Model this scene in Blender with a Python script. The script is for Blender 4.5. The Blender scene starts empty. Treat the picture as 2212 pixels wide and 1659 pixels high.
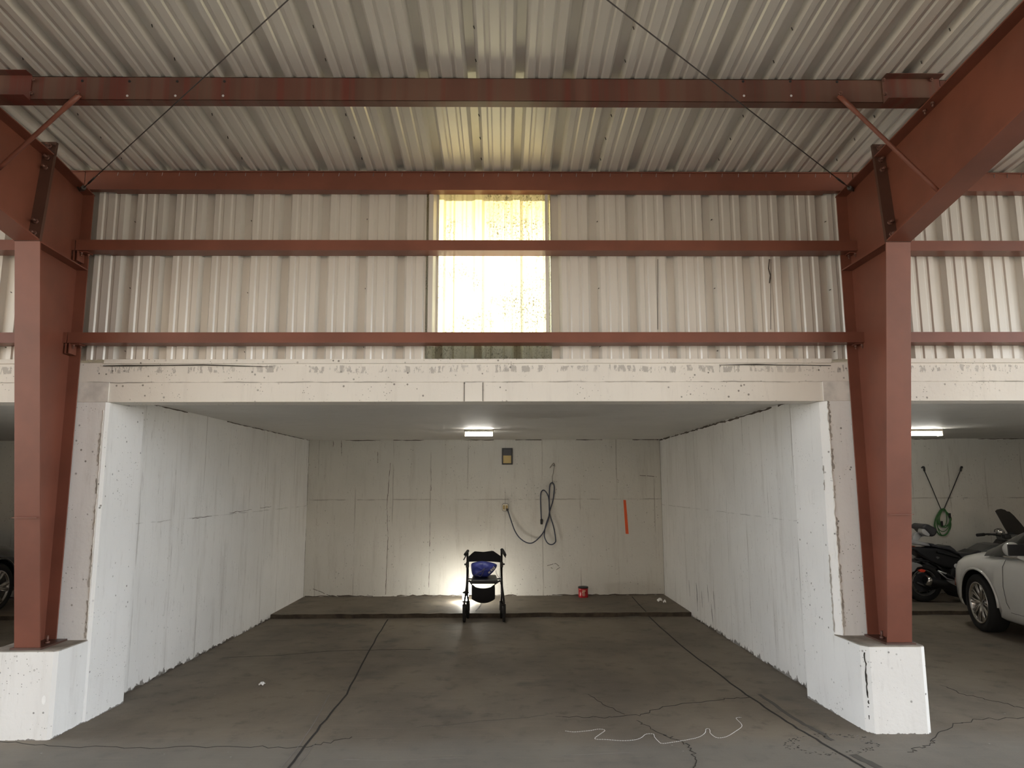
import bpy, bmesh, math, random
from mathutils import Vector, Matrix
R = random.Random(7)
S = bpy.context.scene
COL = S.collection
PI = math.pi

# ------------------------------------------------------------------ camera
F, YAW, PITCH, ROLL, CX, CY, CH = 1521.4, .0128, .1427, -.0033, 1106.0, 829.5, 1.6
_f = Vector((math.sin(YAW)*math.cos(PITCH), math.cos(YAW)*math.cos(PITCH), math.sin(PITCH)))
_r = Vector((math.cos(YAW), -math.sin(YAW), 0)); _u = _r.cross(_f)
CR = math.cos(ROLL)*_r + math.sin(ROLL)*_u
CU = -math.sin(ROLL)*_r + math.cos(ROLL)*_u
def at(x, y, Y=None, Z=None, X=None):
    d = _f + CR*((x-CX)/F) - CU*((y-CY)/F)
    t = Y/d.y if Y is not None else ((Z-CH)/d.z if Z is not None else X/d.x)
    return Vector((0, 0, CH)) + d*t
cd = bpy.data.cameras.new('camera'); cam = bpy.data.objects.new('camera', cd); COL.objects.link(cam)
cd.sensor_fit = 'HORIZONTAL'; cd.sensor_width = 36; cd.lens = F/2212*36; cd.clip_start = .05; cd.clip_end = 500
m3 = Matrix((CR, CU, -_f)).transposed()
cam.matrix_world = Matrix.Translation((0, 0, CH)) @ m3.to_4x4()
S.camera = cam

# ------------------------------------------------------------------ node helper
class NT:
    def __init__(s, name):
        s.m = bpy.data.materials.new(name); s.m.use_nodes = True
        s.t = s.m.node_tree; s.t.nodes.clear()
        s.out = s.n('ShaderNodeOutputMaterial')
    def n(s, t, **kw):
        o = s.t.nodes.new(t)
        for k, v in kw.items(): setattr(o, k, v)
        return o
    def l(s, a, b): s.t.links.new(a, b)
    def put(s, sock, v):
        if hasattr(v, 'is_output') or isinstance(v, bpy.types.NodeSocket): s.l(v, sock)
        elif isinstance(v, (tuple, list)) and sock.type == 'RGBA' and len(v) == 3: sock.default_value = (*v, 1)
        else: sock.default_value = v
    def math(s, op, a, b=0, c=0, clamp=False):
        o = s.n('ShaderNodeMath', operation=op, use_clamp=clamp)
        for i, v in enumerate((a, b, c)): s.put(o.inputs[i], v)
        return o.outputs[0]
    def pos(s):
        g = s.n('ShaderNodeNewGeometry'); q = s.n('ShaderNodeSeparateXYZ'); s.l(g.outputs['Position'], q.inputs[0])
        s.P = g.outputs['Position']; s.x, s.y, s.z = q.outputs; s.N = g.outputs['Normal']
    def scale(s, sx, sy, sz, src=None):
        o = s.n('ShaderNodeVectorMath', operation='MULTIPLY'); s.l(src or s.P, o.inputs[0]); o.inputs[1].default_value = (sx, sy, sz)
        return o.outputs[0]
    def noise(s, vec, sc, det=4, rough=.55):
        o = s.n('ShaderNodeTexNoise'); s.l(vec, o.inputs['Vector']); o.inputs['Scale'].default_value = sc
        o.inputs['Detail'].default_value = det; o.inputs['Roughness'].default_value = rough
        return o.outputs[0]
    def vor(s, vec, sc):
        o = s.n('ShaderNodeTexVoronoi'); s.l(vec, o.inputs['Vector']); o.inputs['Scale'].default_value = sc
        return o.outputs['Distance']
    def ss(s, v, a, b):   # smoothstep a..b
        o = s.n('ShaderNodeMapRange', interpolation_type='SMOOTHSTEP'); s.put(o.inputs['Value'], v)
        o.inputs['From Min'].default_value = a; o.inputs['From Max'].default_value = b
        return o.outputs[0]
    def mix(s, f, a, b):
        o = s.n('ShaderNodeMix', data_type='RGBA'); s.put(o.inputs[0], f); s.put(o.inputs[6], a); s.put(o.inputs[7], b)
        return o.outputs[2]
    def bsdf(s, col, rough=.6, metal=0, bump=None, bs=.3, bd=.01, **kw):
        b = s.n('ShaderNodeBsdfPrincipled')
        s.put(b.inputs['Base Color'], col); s.put(b.inputs['Roughness'], rough); s.put(b.inputs['Metallic'], metal)
        for k, v in kw.items(): s.put(b.inputs[k.replace('_', ' ')], v)
        if bump is not None:
            u = s.n('ShaderNodeBump'); s.put(u.inputs['Height'], bump); u.inputs['Strength'].default_value = bs; u.inputs['Distance'].default_value = bd
            s.l(u.outputs[0], b.inputs['Normal'])
        s.l(b.outputs[0], s.out.inputs[0]); s.b = b
        return s.m

def simple(name, col, rough=.5, metal=0, var=.06, **kw):
    t = NT(name); t.pos()
    nz = t.noise(t.P, 9, 5)
    c = t.mix(t.ss(nz, .3, .7), tuple(max(0, v*(1-var)) for v in col), tuple(min(1, v*(1+var)) for v in col))
    return t.bsdf(c, rough, metal, **kw)

def painted_concrete(name, paint, joints=None, hjoint=None, zdirt=None, dots=1., streak=1., torn=None, beam_joint=None):
    t = NT(name); t.pos()
    big = t.noise(t.P, 1.3, 3)
    c = t.mix(t.ss(big, .3, .7), tuple(v*.93 for v in paint), paint)
    st = t.noise(t.scale(6, 6, .6), 1.3, 6, .7)
    c = t.mix(t.math('MULTIPLY', t.ss(st, .50, .76), .55*streak), c, (.33, .29, .24))
    fine = t.noise(t.scale(30, 30, 5), 1.0, 4, .7)
    c = t.mix(t.math('MULTIPLY', t.ss(fine, .58, .74), .55*streak), c, (.25, .22, .19))
    patch = t.noise(t.P, 2.1, 3)
    v = t.vor(t.P, 17)
    hole = t.math('MULTIPLY', t.ss(v, .15, .09), t.ss(patch, .46, .60))
    v2 = t.vor(t.P, 43)
    hole2 = t.math('MULTIPLY', t.ss(v2, .17, .10), t.ss(t.noise(t.P, 3.3, 2), .50, .62))
    hh = t.math('MULTIPLY', t.math('MAXIMUM', hole, hole2), dots, clamp=True)
    c = t.mix(t.math('MULTIPLY', hh, .75), c, (.10, .085, .07))
    bumpv = t.math('SUBTRACT', t.math('MULTIPLY', t.noise(t.P, 26, 5), .35), t.math('MULTIPLY', hh, .6))
    wob = t.math('MULTIPLY', t.math('SUBTRACT', t.noise(t.P, 5, 3), .5), .02)
    if joints:
        ax, pitch, off = joints
        a = t.x if ax == 'x' else t.y
        fr = t.math('FRACT', t.math('DIVIDE', t.math('ADD', t.math('ADD', a, wob), 100*pitch-off), pitch))
        dd = t.math('MULTIPLY', t.math('ABSOLUTE', t.math('SUBTRACT', fr, .5)), pitch)
        jm = t.math('MULTIPLY', t.ss(dd, .012, .003), t.ss(t.noise(t.scale(4, 4, 1.1), 1.3, 4), .44, .62))
        c = t.mix(t.math('MULTIPLY', jm, .42), c, (.20, .17, .14)); bumpv = t.math('SUBTRACT', bumpv, t.math('MULTIPLY', jm, .3))
    if hjoint is not None:
        for h, w, s_ in ((hjoint if isinstance(hjoint, list) else [(hjoint, .007, .6)])):
            dz = t.math('ABSOLUTE', t.math('SUBTRACT', t.math('ADD', t.z, wob), h))
            hm = t.math('MULTIPLY', t.ss(dz, w, w*.25), t.ss(t.noise(t.scale(2.2, 2.2, 1), 1.7, 4), .40, .60))
            c = t.mix(t.math('MULTIPLY', hm, s_), c, (.17, .14, .12)); bumpv = t.math('SUBTRACT', bumpv, t.math('MULTIPLY', hm, .4))
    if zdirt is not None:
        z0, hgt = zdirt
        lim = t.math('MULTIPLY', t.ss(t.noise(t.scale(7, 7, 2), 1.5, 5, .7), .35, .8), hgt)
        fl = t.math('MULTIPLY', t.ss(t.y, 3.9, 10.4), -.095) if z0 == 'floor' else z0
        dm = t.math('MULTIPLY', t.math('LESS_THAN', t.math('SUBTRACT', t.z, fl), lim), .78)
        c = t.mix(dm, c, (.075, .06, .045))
    if torn is not None:
        h, w = torn
        dz = t.math('ABSOLUTE', t.math('SUBTRACT', t.math('ADD', t.z, t.math('MULTIPLY', wob, 3)), h))
        tn = t.noise(t.scale(26, 26, 9), 1.0, 4, .7)
        tm = t.math('MULTIPLY', t.math('MULTIPLY', t.ss(dz, w, w*.6), t.ss(tn, .52, .58)), t.ss(t.noise(t.scale(1.2, 1, 1), 1.0, 2), .36, .48))
        c = t.mix(t.math('MULTIPLY', tm, .6), c, (.30, .28, .255)); bumpv = t.math('SUBTRACT', bumpv, t.math('MULTIPLY', tm, .8))
    return t.bsdf(c, .62, 0, bump=bumpv, bs=.45, bd=.012)

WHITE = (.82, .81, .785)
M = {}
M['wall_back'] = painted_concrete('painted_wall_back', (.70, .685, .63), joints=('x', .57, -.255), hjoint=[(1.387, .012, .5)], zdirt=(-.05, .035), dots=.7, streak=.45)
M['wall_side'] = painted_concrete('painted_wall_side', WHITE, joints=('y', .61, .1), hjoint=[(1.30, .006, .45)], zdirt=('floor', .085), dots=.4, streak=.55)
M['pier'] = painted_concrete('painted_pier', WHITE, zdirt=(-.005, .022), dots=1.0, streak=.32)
M['beam'] = painted_concrete('painted_beam', (.80, .76, .69), hjoint=[(2.353, .006, .5)], dots=1.0, streak=.25, torn=(2.45, .03))
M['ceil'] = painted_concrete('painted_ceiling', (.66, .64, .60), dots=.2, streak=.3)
M['roughpaint'] = simple('thick_white_paint', (.70, .67, .62), .7, var=.15)
M['wall_line'] = simple('dark_wall_line', (.10, .082, .065), .9, var=.3)  # dark broken lines along wall edges, corners and joints
M['wall_scuff'] = simple('grey_tyre_scuff', (.36, .35, .35), .8)
M['dark_line'] = simple('dark_gap_strip', (.035, .03, .024), .9)  # dark strips drawn along gaps and beam notches
M['bare_top'] = simple('bare_concrete', (.30, .27, .23), .9, var=.25)
M['ridge'] = simple('rough_arris', (.40, .37, .33), .9, var=.3)
M['chalk'] = simple('white_paint_spot', (.90, .90, .88), .6)

def floor_mat(name, col):
    t = NT(name); t.pos()
    a = t.noise(t.scale(1, .7, 1), .9, 4); b = t.noise(t.P, 6, 6, .65); g = t.noise(t.P, 90, 3)
    c = t.mix(t.ss(a, .35, .68), tuple(v*.74 for v in col), tuple(v*1.12 for v in col))
    c = t.mix(t.math('MULTIPLY', t.ss(b, .52, .75), .42), c, (.050, .042, .034))
    oil = t.noise(t.scale(.8, .8, 1), 1.6, 3)
    c = t.mix(t.math('MULTIPLY', t.ss(oil, .60, .74), .5), c, (.035, .034, .033))
    lane = t.ss(t.math('ADD', t.y, t.math('MULTIPLY', t.noise(t.P, 1.1, 4), .5)), 5.15, 4.75)
    c = t.mix(lane, c, t.mix(.5, c, (.24, .232, .215)))
    br = t.noise(t.scale(2, 70, 1), 1.0, 3)
    c = t.mix(t.math('MULTIPLY', t.ss(br, .55, .75), .20), c, tuple(min(1, v*1.8) for v in col))
    c = t.mix(t.math('MULTIPLY', t.ss(g, .60, .75), .35), c, tuple(min(1, v*1.7) for v in col))
    sp = t.math('MULTIPLY', t.ss(t.vor(t.P, 7), .05, .03), t.ss(t.noise(t.P, 2.7, 2), .5, .55))
    c = t.mix(t.math('MULTIPLY', sp, .7), c, (.4, .38, .35))
    return t.bsdf(c, t.math('ADD', .62, t.math('MULTIPLY', b, .25)), 0, bump=t.math('ADD', t.math('MULTIPLY', b, .5), t.math('MULTIPLY', g, .4)), bs=.35, bd=.006)
M['floor'] = floor_mat('worn_concrete_floor', (.215, .180, .138))
M['riser'] = simple('dark_step_face', (.060, .046, .032), .95, var=.4)  # front face of the slab step, coloured darker than its top
M['crack'] = simple('crack_dark', (.028, .024, .02), .95)  # dark colour of the floor cracks and joints
M['joint_edge'] = simple('joint_edge_worn', (.10, .09, .078), .9)
M['scratch'] = simple('pale_scratch', (.24, .22, .2), .9)

def red_mat(name, col, streak=False):
    t = NT(name); t.pos()
    a = t.noise(t.P, 2.2, 4); c = t.mix(t.ss(a, .3, .7), tuple(v*.85 for v in col), tuple(v*1.12 for v in col))
    if streak:
        s_ = t.noise(t.scale(16, .3, .25), 1.0, 4, .6)
        c = t.mix(t.math('MULTIPLY', t.ss(s_, .47, .60), .75), c, (.13, .026, .018))
        s2 = t.noise(t.scale(7, .3, .2), 1.0, 2)
        c = t.mix(t.math('MULTIPLY', t.ss(s2, .42, .58), .55), c, (.14, .085, .06))
    f = t.noise(t.P, 60, 3)
    return t.bsdf(c, .42, 0, bump=f, bs=.06, bd=.003)
RED = (.185, .061, .037)
M['red'] = red_mat('red_oxide_steel', RED)
M['red_streak'] = red_mat('red_oxide_purlin_paint', (.105, .045, .031), True)
M['bolt'] = simple('red_painted_bolt', (.15, .07, .05), .45)
M['plate'] = red_mat('brown_end_plate', (.085, .040, .028))

def sheet_mat():
    t = NT('galvanised_sheet'); t.pos()
    a = t.noise(t.scale(3, .25, .25), 1.5, 4)
    c = t.mix(t.ss(a, .3, .7), (.60, .57, .515), (.65, .62, .565))
    return t.bsdf(c, .33, .2)
M['sheet'] = sheet_mat()
def skylight_mat():
    t = NT('translucent_fibreglass'); t.pos()
    sp = t.noise(t.scale(1, 1, .8), 95, 3, .7)
    st = t.noise(t.scale(30, 1, .12), 1.6, 4, .6)
    lo = t.ss(t.noise(t.P, 4, 3), .35, .65)
    c = t.mix(t.ss(t.z, 3.25, 3.8), (.90, .90, .78), (.86, .78, .53))
    c = t.mix(t.math('MULTIPLY', t.ss(st, .50, .68), .45), c, (.36, .33, .17))
    c = t.mix(t.math('MULTIPLY', t.math('MULTIPLY', t.ss(sp, .53, .60), lo), .62), c, (.05, .045, .02))
    c = t.mix(.30, c, (0, 0, 0))
    tr = t.n('ShaderNodeBsdfTranslucent'); t.put(tr.inputs[0], c)
    df = t.n('ShaderNodeBsdfDiffuse'); t.put(df.inputs[0], t.mix(.5, c, (.3, .28, .2)))
    mx = t.n('ShaderNodeMixShader'); mx.inputs[0].default_value = .35
    t.l(tr.outputs[0], mx.inputs[1]); t.l(df.outputs[0], mx.inputs[2]); t.l(mx.outputs[0], t.out.inputs[0])
    return t.m
M['skylight'] = skylight_mat()
def emit(name, col, s):
    t = NT(name); e = t.n('ShaderNodeEmission'); e.inputs[0].default_value = (*col, 1); e.inputs[1].default_value = s
    t.l(e.outputs[0], t.out.inputs[0]); return t.m
M['tube'] = emit('lit_tube', (1, .97, .88), 28)
M['lantern'] = emit('lit_lantern', (1, .96, .86), 95)
M['black'] = simple('black_plastic', (.012, .012, .013), .45)
M['blackmetal'] = simple('black_metal', (.012, .010, .010), .35, .2)
M['fabric'] = simple('black_fabric', (.010, .010, .011), .9)
M['vinyl'] = simple('black_vinyl', (.014, .014, .015), .35)
M['rubber'] = simple('rubber', (.013, .013, .013), .8)
M['chrome'] = simple('bright_metal', (.62, .60, .57), .22, .95)
M['silver'] = simple('silver_paint', (.48, .49, .50), .3, .5)
M['grey'] = simple('grey_metal', (.16, .16, .16), .4, .6)
M['darkgrey'] = simple('dark_grey_vinyl', (.035, .035, .04), .45)
M['smoke'] = simple('smoked_acrylic', (.030, .027, .023), .22)
def blue_mat():
    t = NT('blue_nylon'); t.pos()
    a = t.noise(t.P, 16, 3)
    return t.bsdf(t.mix(t.ss(a, .35, .65), (.035, .05, .30), (.07, .095, .48)), .35, 0, bump=a, bs=.5, bd=.02)
M['blue'] = blue_mat()
M['ltgrey'] = simple('pale_print', (.55, .54, .55), .6)
M['cordgrey'] = simple('grey_cord', (.12, .12, .13), .6)
M['cordblue'] = simple('blue_grey_cord', (.045, .055, .085), .5)
M['green'] = simple('green_cord', (.045, .16, .045), .5)
M['orange'] = simple('orange_tape', (.80, .11, .02), .5)
M['canred'] = simple('red_plastic_can', (.42, .012, .018), .3)
M['cream'] = simple('cream_print', (.75, .62, .45), .5)
M['brass'] = simple('brass_plate', (.36, .27, .11), .42, .45)
M['outlet'] = simple('ivory_plate', (.72, .68, .55), .4)
M['paper'] = simple('white_paper', (.85, .84, .82), .8)
M['carwhite'] = simple('pearl_white_paint', (.74, .735, .71), .18, 0, .01, Coat_Weight=.6)
M['cargrey'] = simple('slate_grey_paint', (.07, .078, .086), .2, .3, .02, Coat_Weight=.6)
M['glass'] = simple('dark_car_glass', (.012, .013, .014), .06)
M['amber'] = simple('dark_amber_reflector', (.18, .04, .015), .25)
M['redlamp'] = simple('red_reflector', (.85, .07, .03), .3)
M['headlamp'] = simple('clear_lamp', (.55, .56, .57), .12)
M['wire'] = simple('thin_wire', (.10, .085, .065), .5, .5)
M['steelrod'] = simple('dark_steel_rod', (.085, .075, .068), .5, .5)
M['light_block'] = simple('light_block_brown', (.10, .08, .065), .8)  # dark brown for the added wall that blocks frontal light
M['ground'] = simple('sunlit_ground', (.55, .51, .44), .9)

# ------------------------------------------------------------------ mesh builder
class MB:
    def __init__(s): s.v = []; s.f = []; s.mi = []; s.sm = []
    def add(s, vs, fs, mi=0, smooth=False):
        b = len(s.v); s.v += [tuple(v) for v in vs]
        for f in fs: s.f.append([b+i for i in f]); s.mi.append(mi); s.sm.append(smooth)
        return s
    def box(s, x0, x1, y0, y1, z0, z1, mi=0):
        return s.hexa([(x0, y0, z0), (x1, y0, z0), (x1, y1, z0), (x0, y1, z0), (x0, y0, z1), (x1, y0, z1), (x1, y1, z1), (x0, y1, z1)], mi)
    def hexa(s, v, mi=0):
        return s.add(v, [(0, 3, 2, 1), (4, 5, 6, 7), (0, 1, 5, 4), (1, 2, 6, 5), (2, 3, 7, 6), (3, 0, 4, 7)], mi)
    def prism(s, poly, vec, mi=0, smooth=False):
        """closed polygon of 3D points swept by vec"""
        n = len(poly); vec = Vector(vec); a = [Vector(p) for p in poly]; b = [p+vec for p in a]
        s.add(a+b, [tuple(range(n-1, -1, -1)), tuple(range(n, 2*n))] + [(i, (i+1) % n, n+(i+1) % n, n+i) for i in range(n)], mi, smooth)
        return s
    def tube(s, pts, r, mi=0, seg=8, closed=False, flat=1.):
        pts = [Vector(p) for p in pts]; n = len(pts); rs = r if isinstance(r, (list, tuple)) else [r]*n
        vs = []; up = None
        for i in range(n):
            a = pts[i-1] if i > 0 or closed else pts[0]; b = pts[(i+1) % n] if i < n-1 or closed else pts[-1]
            d = (b-a); d = d.normalized() if d.length > 1e-9 else Vector((0, 0, 1))
            if up is None: up = Vector((0, 0, 1)) if abs(d.z) < .9 else Vector((1, 0, 0))
            e1 = d.cross(up); e1 = e1.normalized() if e1.length > 1e-6 else d.orthogonal().normalized()
            e2 = e1.cross(d).normalized(); up = e2
            for k in range(seg):
                t = 2*PI*k/seg; vs.append(pts[i]+e1*math.cos(t)*rs[i]+e2*math.sin(t)*rs[i]*flat)
        fs = []
        m = n if closed else n-1
        for i in range(m):
            j = (i+1) % n
            for k in range(seg): fs.append((i*seg+k, i*seg+(k+1) % seg, j*seg+(k+1) % seg, j*seg+k))
        s.add(vs, fs, mi, True)
        if not closed: s.add([], [], mi); b = len(s.v)-len(vs); s.f += [[b+k for k in range(seg-1, -1, -1)], [b+(n-1)*seg+k for k in range(seg)]]; s.mi += [mi]*2; s.sm += [False]*2
        return s
    def lathe(s, prof, c, axis, seg=32, mi=0, smooth=True, closed=False):
        """prof: (r, h) list; axis unit vector"""
        ax = Vector(axis).normalized(); e1 = ax.orthogonal().normalized(); e2 = ax.cross(e1); c = Vector(c)
        n = len(prof); vs = []
        for k in range(seg):
            t = 2*PI*k/seg
            for r, h in prof: vs.append(c+ax*h+(e1*math.cos(t)+e2*math.sin(t))*max(r, 1e-5))
        fs = []
        for k in range(seg):
            k2 = (k+1) % seg
            for i in range(n if closed else n-1):
                j = (i+1) % n
                fs.append((k*n+i, k2*n+i, k2*n+j, k*n+j))
        return s.add(vs, fs, mi, smooth)
    def ribbon(s, pts, w, h=.0015, mi=0, nrm=(0, 0, 1), taper=True):
        """flat strip of thickness h lying on a surface with normal nrm"""
        pts = [Vector(p) for p in pts]; nrm = Vector(nrm); n = len(pts)
        L = []; Rr = []
        for i, p in enumerate(pts):
            d = (pts[min(i+1, n-1)]-pts[max(i-1, 0)]).normalized(); e = d.cross(nrm).normalized()
            ww = (w[i] if isinstance(w, list) else w)*.5
            L.append(p+e*ww); Rr.append(p-e*ww)
        vs = [];
        for i in range(n): vs += [L[i], Rr[i], L[i]+nrm*h, Rr[i]+nrm*h]
        fs = []
        for i in range(n-1):
            a = 4*i; b = a+4
            fs += [(a+2, b+2, b+3, a+3), (a, a+2, a+3, a+1) if i == 0 else (a+2, b+2, b, a), (a+3, b+3, b+1, a+1)]
        return s.add(vs, fs, mi)
    def build(s, name, mats, parent=None, bevel=0, sub=0, seg=2, weld=False):
        me = bpy.data.meshes.new(name); me.from_pydata([tuple(v) for v in s.v], [], s.f)
        mats = mats if isinstance(mats, (list, tuple)) else [mats]
        for m in mats: me.materials.append(M[m] if isinstance(m, str) else m)
        for p, i, q in zip(me.polygons, s.mi, s.sm): p.material_index = i; p.use_smooth = q
        bm = bmesh.new(); bm.from_mesh(me)
        if weld: bmesh.ops.remove_doubles(bm, verts=bm.verts, dist=1e-5)
        bmesh.ops.recalc_face_normals(bm, faces=bm.faces); bm.to_mesh(me); bm.free()
        o = bpy.data.objects.new(name, me); COL.objects.link(o)
        if parent is not None: o.parent = parent
        if bevel:
            b = o.modifiers.new('b', 'BEVEL'); b.width = bevel; b.segments = seg; b.limit_method = 'ANGLE'; b.angle_limit = .6
        if sub:
            u = o.modifiers.new('s', 'SUBSURF'); u.levels = sub; u.render_levels = sub
        return o

def tag(o, label, cat, group=None, kind=None):
    o['label'] = label; o['category'] = cat
    if group: o['group'] = group
    if kind: o['kind'] = kind
    return o
def thing(name, label, cat, loc=(0, 0, 0), group=None):
    o = bpy.data.objects.new(name, None); COL.objects.link(o); o.location = loc; o.empty_display_size = .1
    return tag(o, label, cat, group)
PARENTS = []
def under(o, parent):
    """parent o while keeping its world-space vertices"""
    o.parent = parent; o.matrix_parent_inverse = Matrix.Translation(-Vector(parent.location)) if parent.type == 'EMPTY' else Matrix.Identity(4)
    return o
def part(mb, name, mats, parent, **kw):
    return under(mb.build(name, mats, None, **kw), parent)
def struct(mb, name, mats, **kw):
    o = mb.build(name, mats, None, **kw); o['kind'] = 'structure'; return o
def smooth_path(pts, n=8, closed=False):
    pts = [Vector(p) for p in pts]; out = []; m = len(pts)
    for i in range(m if closed else m-1):
        p0 = pts[(i-1) % m] if closed or i > 0 else pts[0]; p1 = pts[i]; p2 = pts[(i+1) % m]
        p3 = pts[(i+2) % m] if closed or i+2 < m else pts[-1]
        for k in range(n):
            t = k/n
            out.append(.5*((2*p1)+(p2-p0)*t+(2*p0-5*p1+4*p2-p3)*t*t+(3*p1-p0-3*p2+p3)*t**3))
    if not closed: out.append(pts[-1])
    return out

def jitter(pts, amp, n=7, seed=1):
    r = random.Random(seed); out = []
    for a, b in zip(pts, pts[1:]):
        a = Vector(a); b = Vector(b)
        for k in range(n):
            p = a.lerp(b, k/n); q = Vector((r.uniform(-amp, amp), r.uniform(-amp, amp), 0)) if (k or a != Vector(pts[0])) else Vector((0, 0, 0))
            out.append(p+q)
    out.append(Vector(pts[-1])); return out
# ------------------------------------------------------------------ main dimensions
BAY = 5.76; FRL, FRR = -3.1225, 2.6375
FRAMES = [FRL-BAY, FRL, FRR, FRR+BAY]
YB = 10.87; YW = 5.13; ZC = 2.295; ZBM = 2.209; ZTOP = 2.523; YS = 9.38
X0, X1 = FRL-BAY-.1, FRR+BAY+.1
def zfloor(y): return 0 if y < 5 else -.080*(y-5)/(YS-5) if y < YS else -.08
def zroof(y): return 3.952+(5.05-y)*.081

# ------------------------------------------------------------------ floor
def on_floor(p, dz=.0005):
    return Vector((p[0], p[1], zfloor(p[1])+dz))
def fpx(x, y):
    p = at(x, y, Z=0)
    for _ in range(5): p = at(x, y, Z=zfloor(p.y))
    return p
fb = MB()
ys = [-8, -4, 0, 3, 5, 6, 7, 8, 9, YS]
for a, b in zip(ys, ys[1:]):
    fb.add([(-16, a, zfloor(a)), (16, a, zfloor(a)), (16, b, zfloor(b-1e-4)), (-16, b, zfloor(b-1e-4))], [(0, 1, 2, 3)])
fb.box(-16, 16, YS, YB+.3, -.3, -.09)
def crack(px, w, amp=.012, mi=1, seed=1, n=7, h=.0012):
    pts = [on_floor(fpx(*p)) for p in px]
    fb.ribbon([on_floor(p) for p in jitter(pts, amp, n, seed)], w, h, mi)
# construction joints
crack([(838, 1338), (800, 1400), (748, 1500), (683, 1580), (622, 1659), (600, 1690)], .014, .006, 1, 3)
crack([(712, 1500), (680, 1560), (645, 1612), (606, 1659)], .006, .002, 3, 4)
crack([(685, 1600), (655, 1640), (640, 1659)], .004, .002, 3, 5)
crack([(1397, 1328), (1480, 1402), (1600, 1492), (1700, 1560), (1790, 1613), (1868, 1659), (1900, 1680)], .016, .006, 1, 6)
crack([(1640, 1500), (1730, 1560), (1800, 1600)], .03, .01, 2, 7)
crack([(1842, 1630), (1900, 1659)], .05, .005, 2, 8)
# shrinkage cracks
crack([(0, 1602), (130, 1612), (300, 1616), (500, 1612), (650, 1615), (700, 1606), (760, 1592)], .005, .02, 1, 9)
crack([(1200, 1548), (1300, 1550), (1380, 1545), (1440, 1525), (1560, 1510), (1620, 1506)], .006, .02, 1, 10)
crack([(1270, 1500), (1310, 1525), (1350, 1543)], .004, .01, 1, 11)
crack([(1375, 1556), (1410, 1575), (1445, 1592), (1470, 1600), (1495, 1620), (1510, 1648), (1500, 1665)], .005, .02, 1, 12)
crack([(900, 1572), (1000, 1562), (1090, 1555), (1180, 1545)], .004, .02, 2, 13)
crack([(480, 1421), (600, 1416), (720, 1406), (860, 1403), (930, 1403)], .007, .01, 1, 14)
crack([(2030, 1480), (2080, 1500), (2150, 1515), (2212, 1530)], .006, .02, 1, 15)
crack([(2010, 1602), (2050, 1570), (2110, 1555), (2212, 1550)], .005, .03, 1, 16)
crack([(2020, 1600), (1990, 1615), (1960, 1625)], .004, .02, 1, 17)
crack([(705, 1640), (850, 1643), (1000, 1637)], .003, .004, 3, 18)
crack([(1200, 1632), (1300, 1628), (1360, 1626)], .003, .004, 3, 19)
# spalled patch rim by the right joint
for k in range(110):
    t = R.uniform(0, 2*PI); q_ = R.uniform(.80, 1.15); p = fpx(1795+92*q_*math.cos(t), 1608+21*q_*math.sin(t))
    q = p+Vector((R.uniform(-.022, .022), R.uniform(-.016, .016), 0)); fb.ribbon([on_floor(p), on_floor(p.lerp(q, .5)), on_floor(q)], R.uniform(.003, .010), .0012, R.choice((1, 2, 2, 3)))
struct(fb, 'floor', ['floor', 'crack', 'joint_edge', 'scratch'])
sb = MB()
for a, b in zip(FRAMES, FRAMES[1:]):
    lo, hi = a+.05, b-.05
    n = 40; top = []; fr = []
    rr = random.Random(int(a*10))
    for i in range(n+1):
        x = lo+(hi-lo)*i/n; top.append((x, YS+rr.uniform(-.012, .012), -.028+rr.uniform(-.004, .003)))
    for i in range(n):
        p, q = top[i], top[i+1]
        sb.add([p, q, (q[0], YB+.05, -.036), (p[0], YB+.05, -.036)], [(0, 1, 2, 3)])
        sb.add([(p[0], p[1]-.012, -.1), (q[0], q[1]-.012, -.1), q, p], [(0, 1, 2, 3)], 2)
for p in ([(1365, 1289), (1380, 1306), (1396, 1322)], [(1040, 1303), (1033, 1314), (1025, 1323)]):
    sb.ribbon([Vector((*at(x, y, Z=-.03).xy, -.029)) for x, y in p], .014, .0015, 1)
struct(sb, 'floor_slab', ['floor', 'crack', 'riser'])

# ------------------------------------------------------------------ concrete bays
def edge(mb, a, b, w, nrm, seed, n=60, amp=.006, mi=1):
    r = random.Random(seed); a, b = Vector(a), Vector(b); nv = Vector(nrm); d = (b-a).normalized(); e = d.cross(nv); k = 0
    while k < n:
        L = r.randint(2, 9)
        if r.random() < .75:
            ps = [a.lerp(b, min(1, (k+i)/n))+e*r.uniform(-amp, amp) for i in range(L+1)]
            mb.ribbon(ps, [w*r.uniform(.2, 1.2) for _ in ps], .0015, mi, nrm)
        k += L
wbk = MB().box(X0, X1, YB, YB+.2, -.2, 2.6)
for i, (x0, x1) in enumerate(((-2.96, 2.40), (2.9, 8.1), (-8.6, -3.3))):
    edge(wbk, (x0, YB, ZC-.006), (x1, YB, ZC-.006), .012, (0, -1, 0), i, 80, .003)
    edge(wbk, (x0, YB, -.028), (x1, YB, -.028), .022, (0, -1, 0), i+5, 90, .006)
for px in ([(932, 950), (931, 1060), (928, 1180), (926, 1284)], [(843, 1000), (836, 1090), (838, 1160), (833, 1284)], [(816, 952), (816, 1000)], [(720, 952), (720, 990)], [(738, 952), (738, 985)]):
    q = [at(x, y, Y=YB) for x, y in px]
    for a, b in zip(q, q[1:]): edge(wbk, a, b, .007, (0, -1, 0), int(a.x*100), 14, .004)
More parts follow.
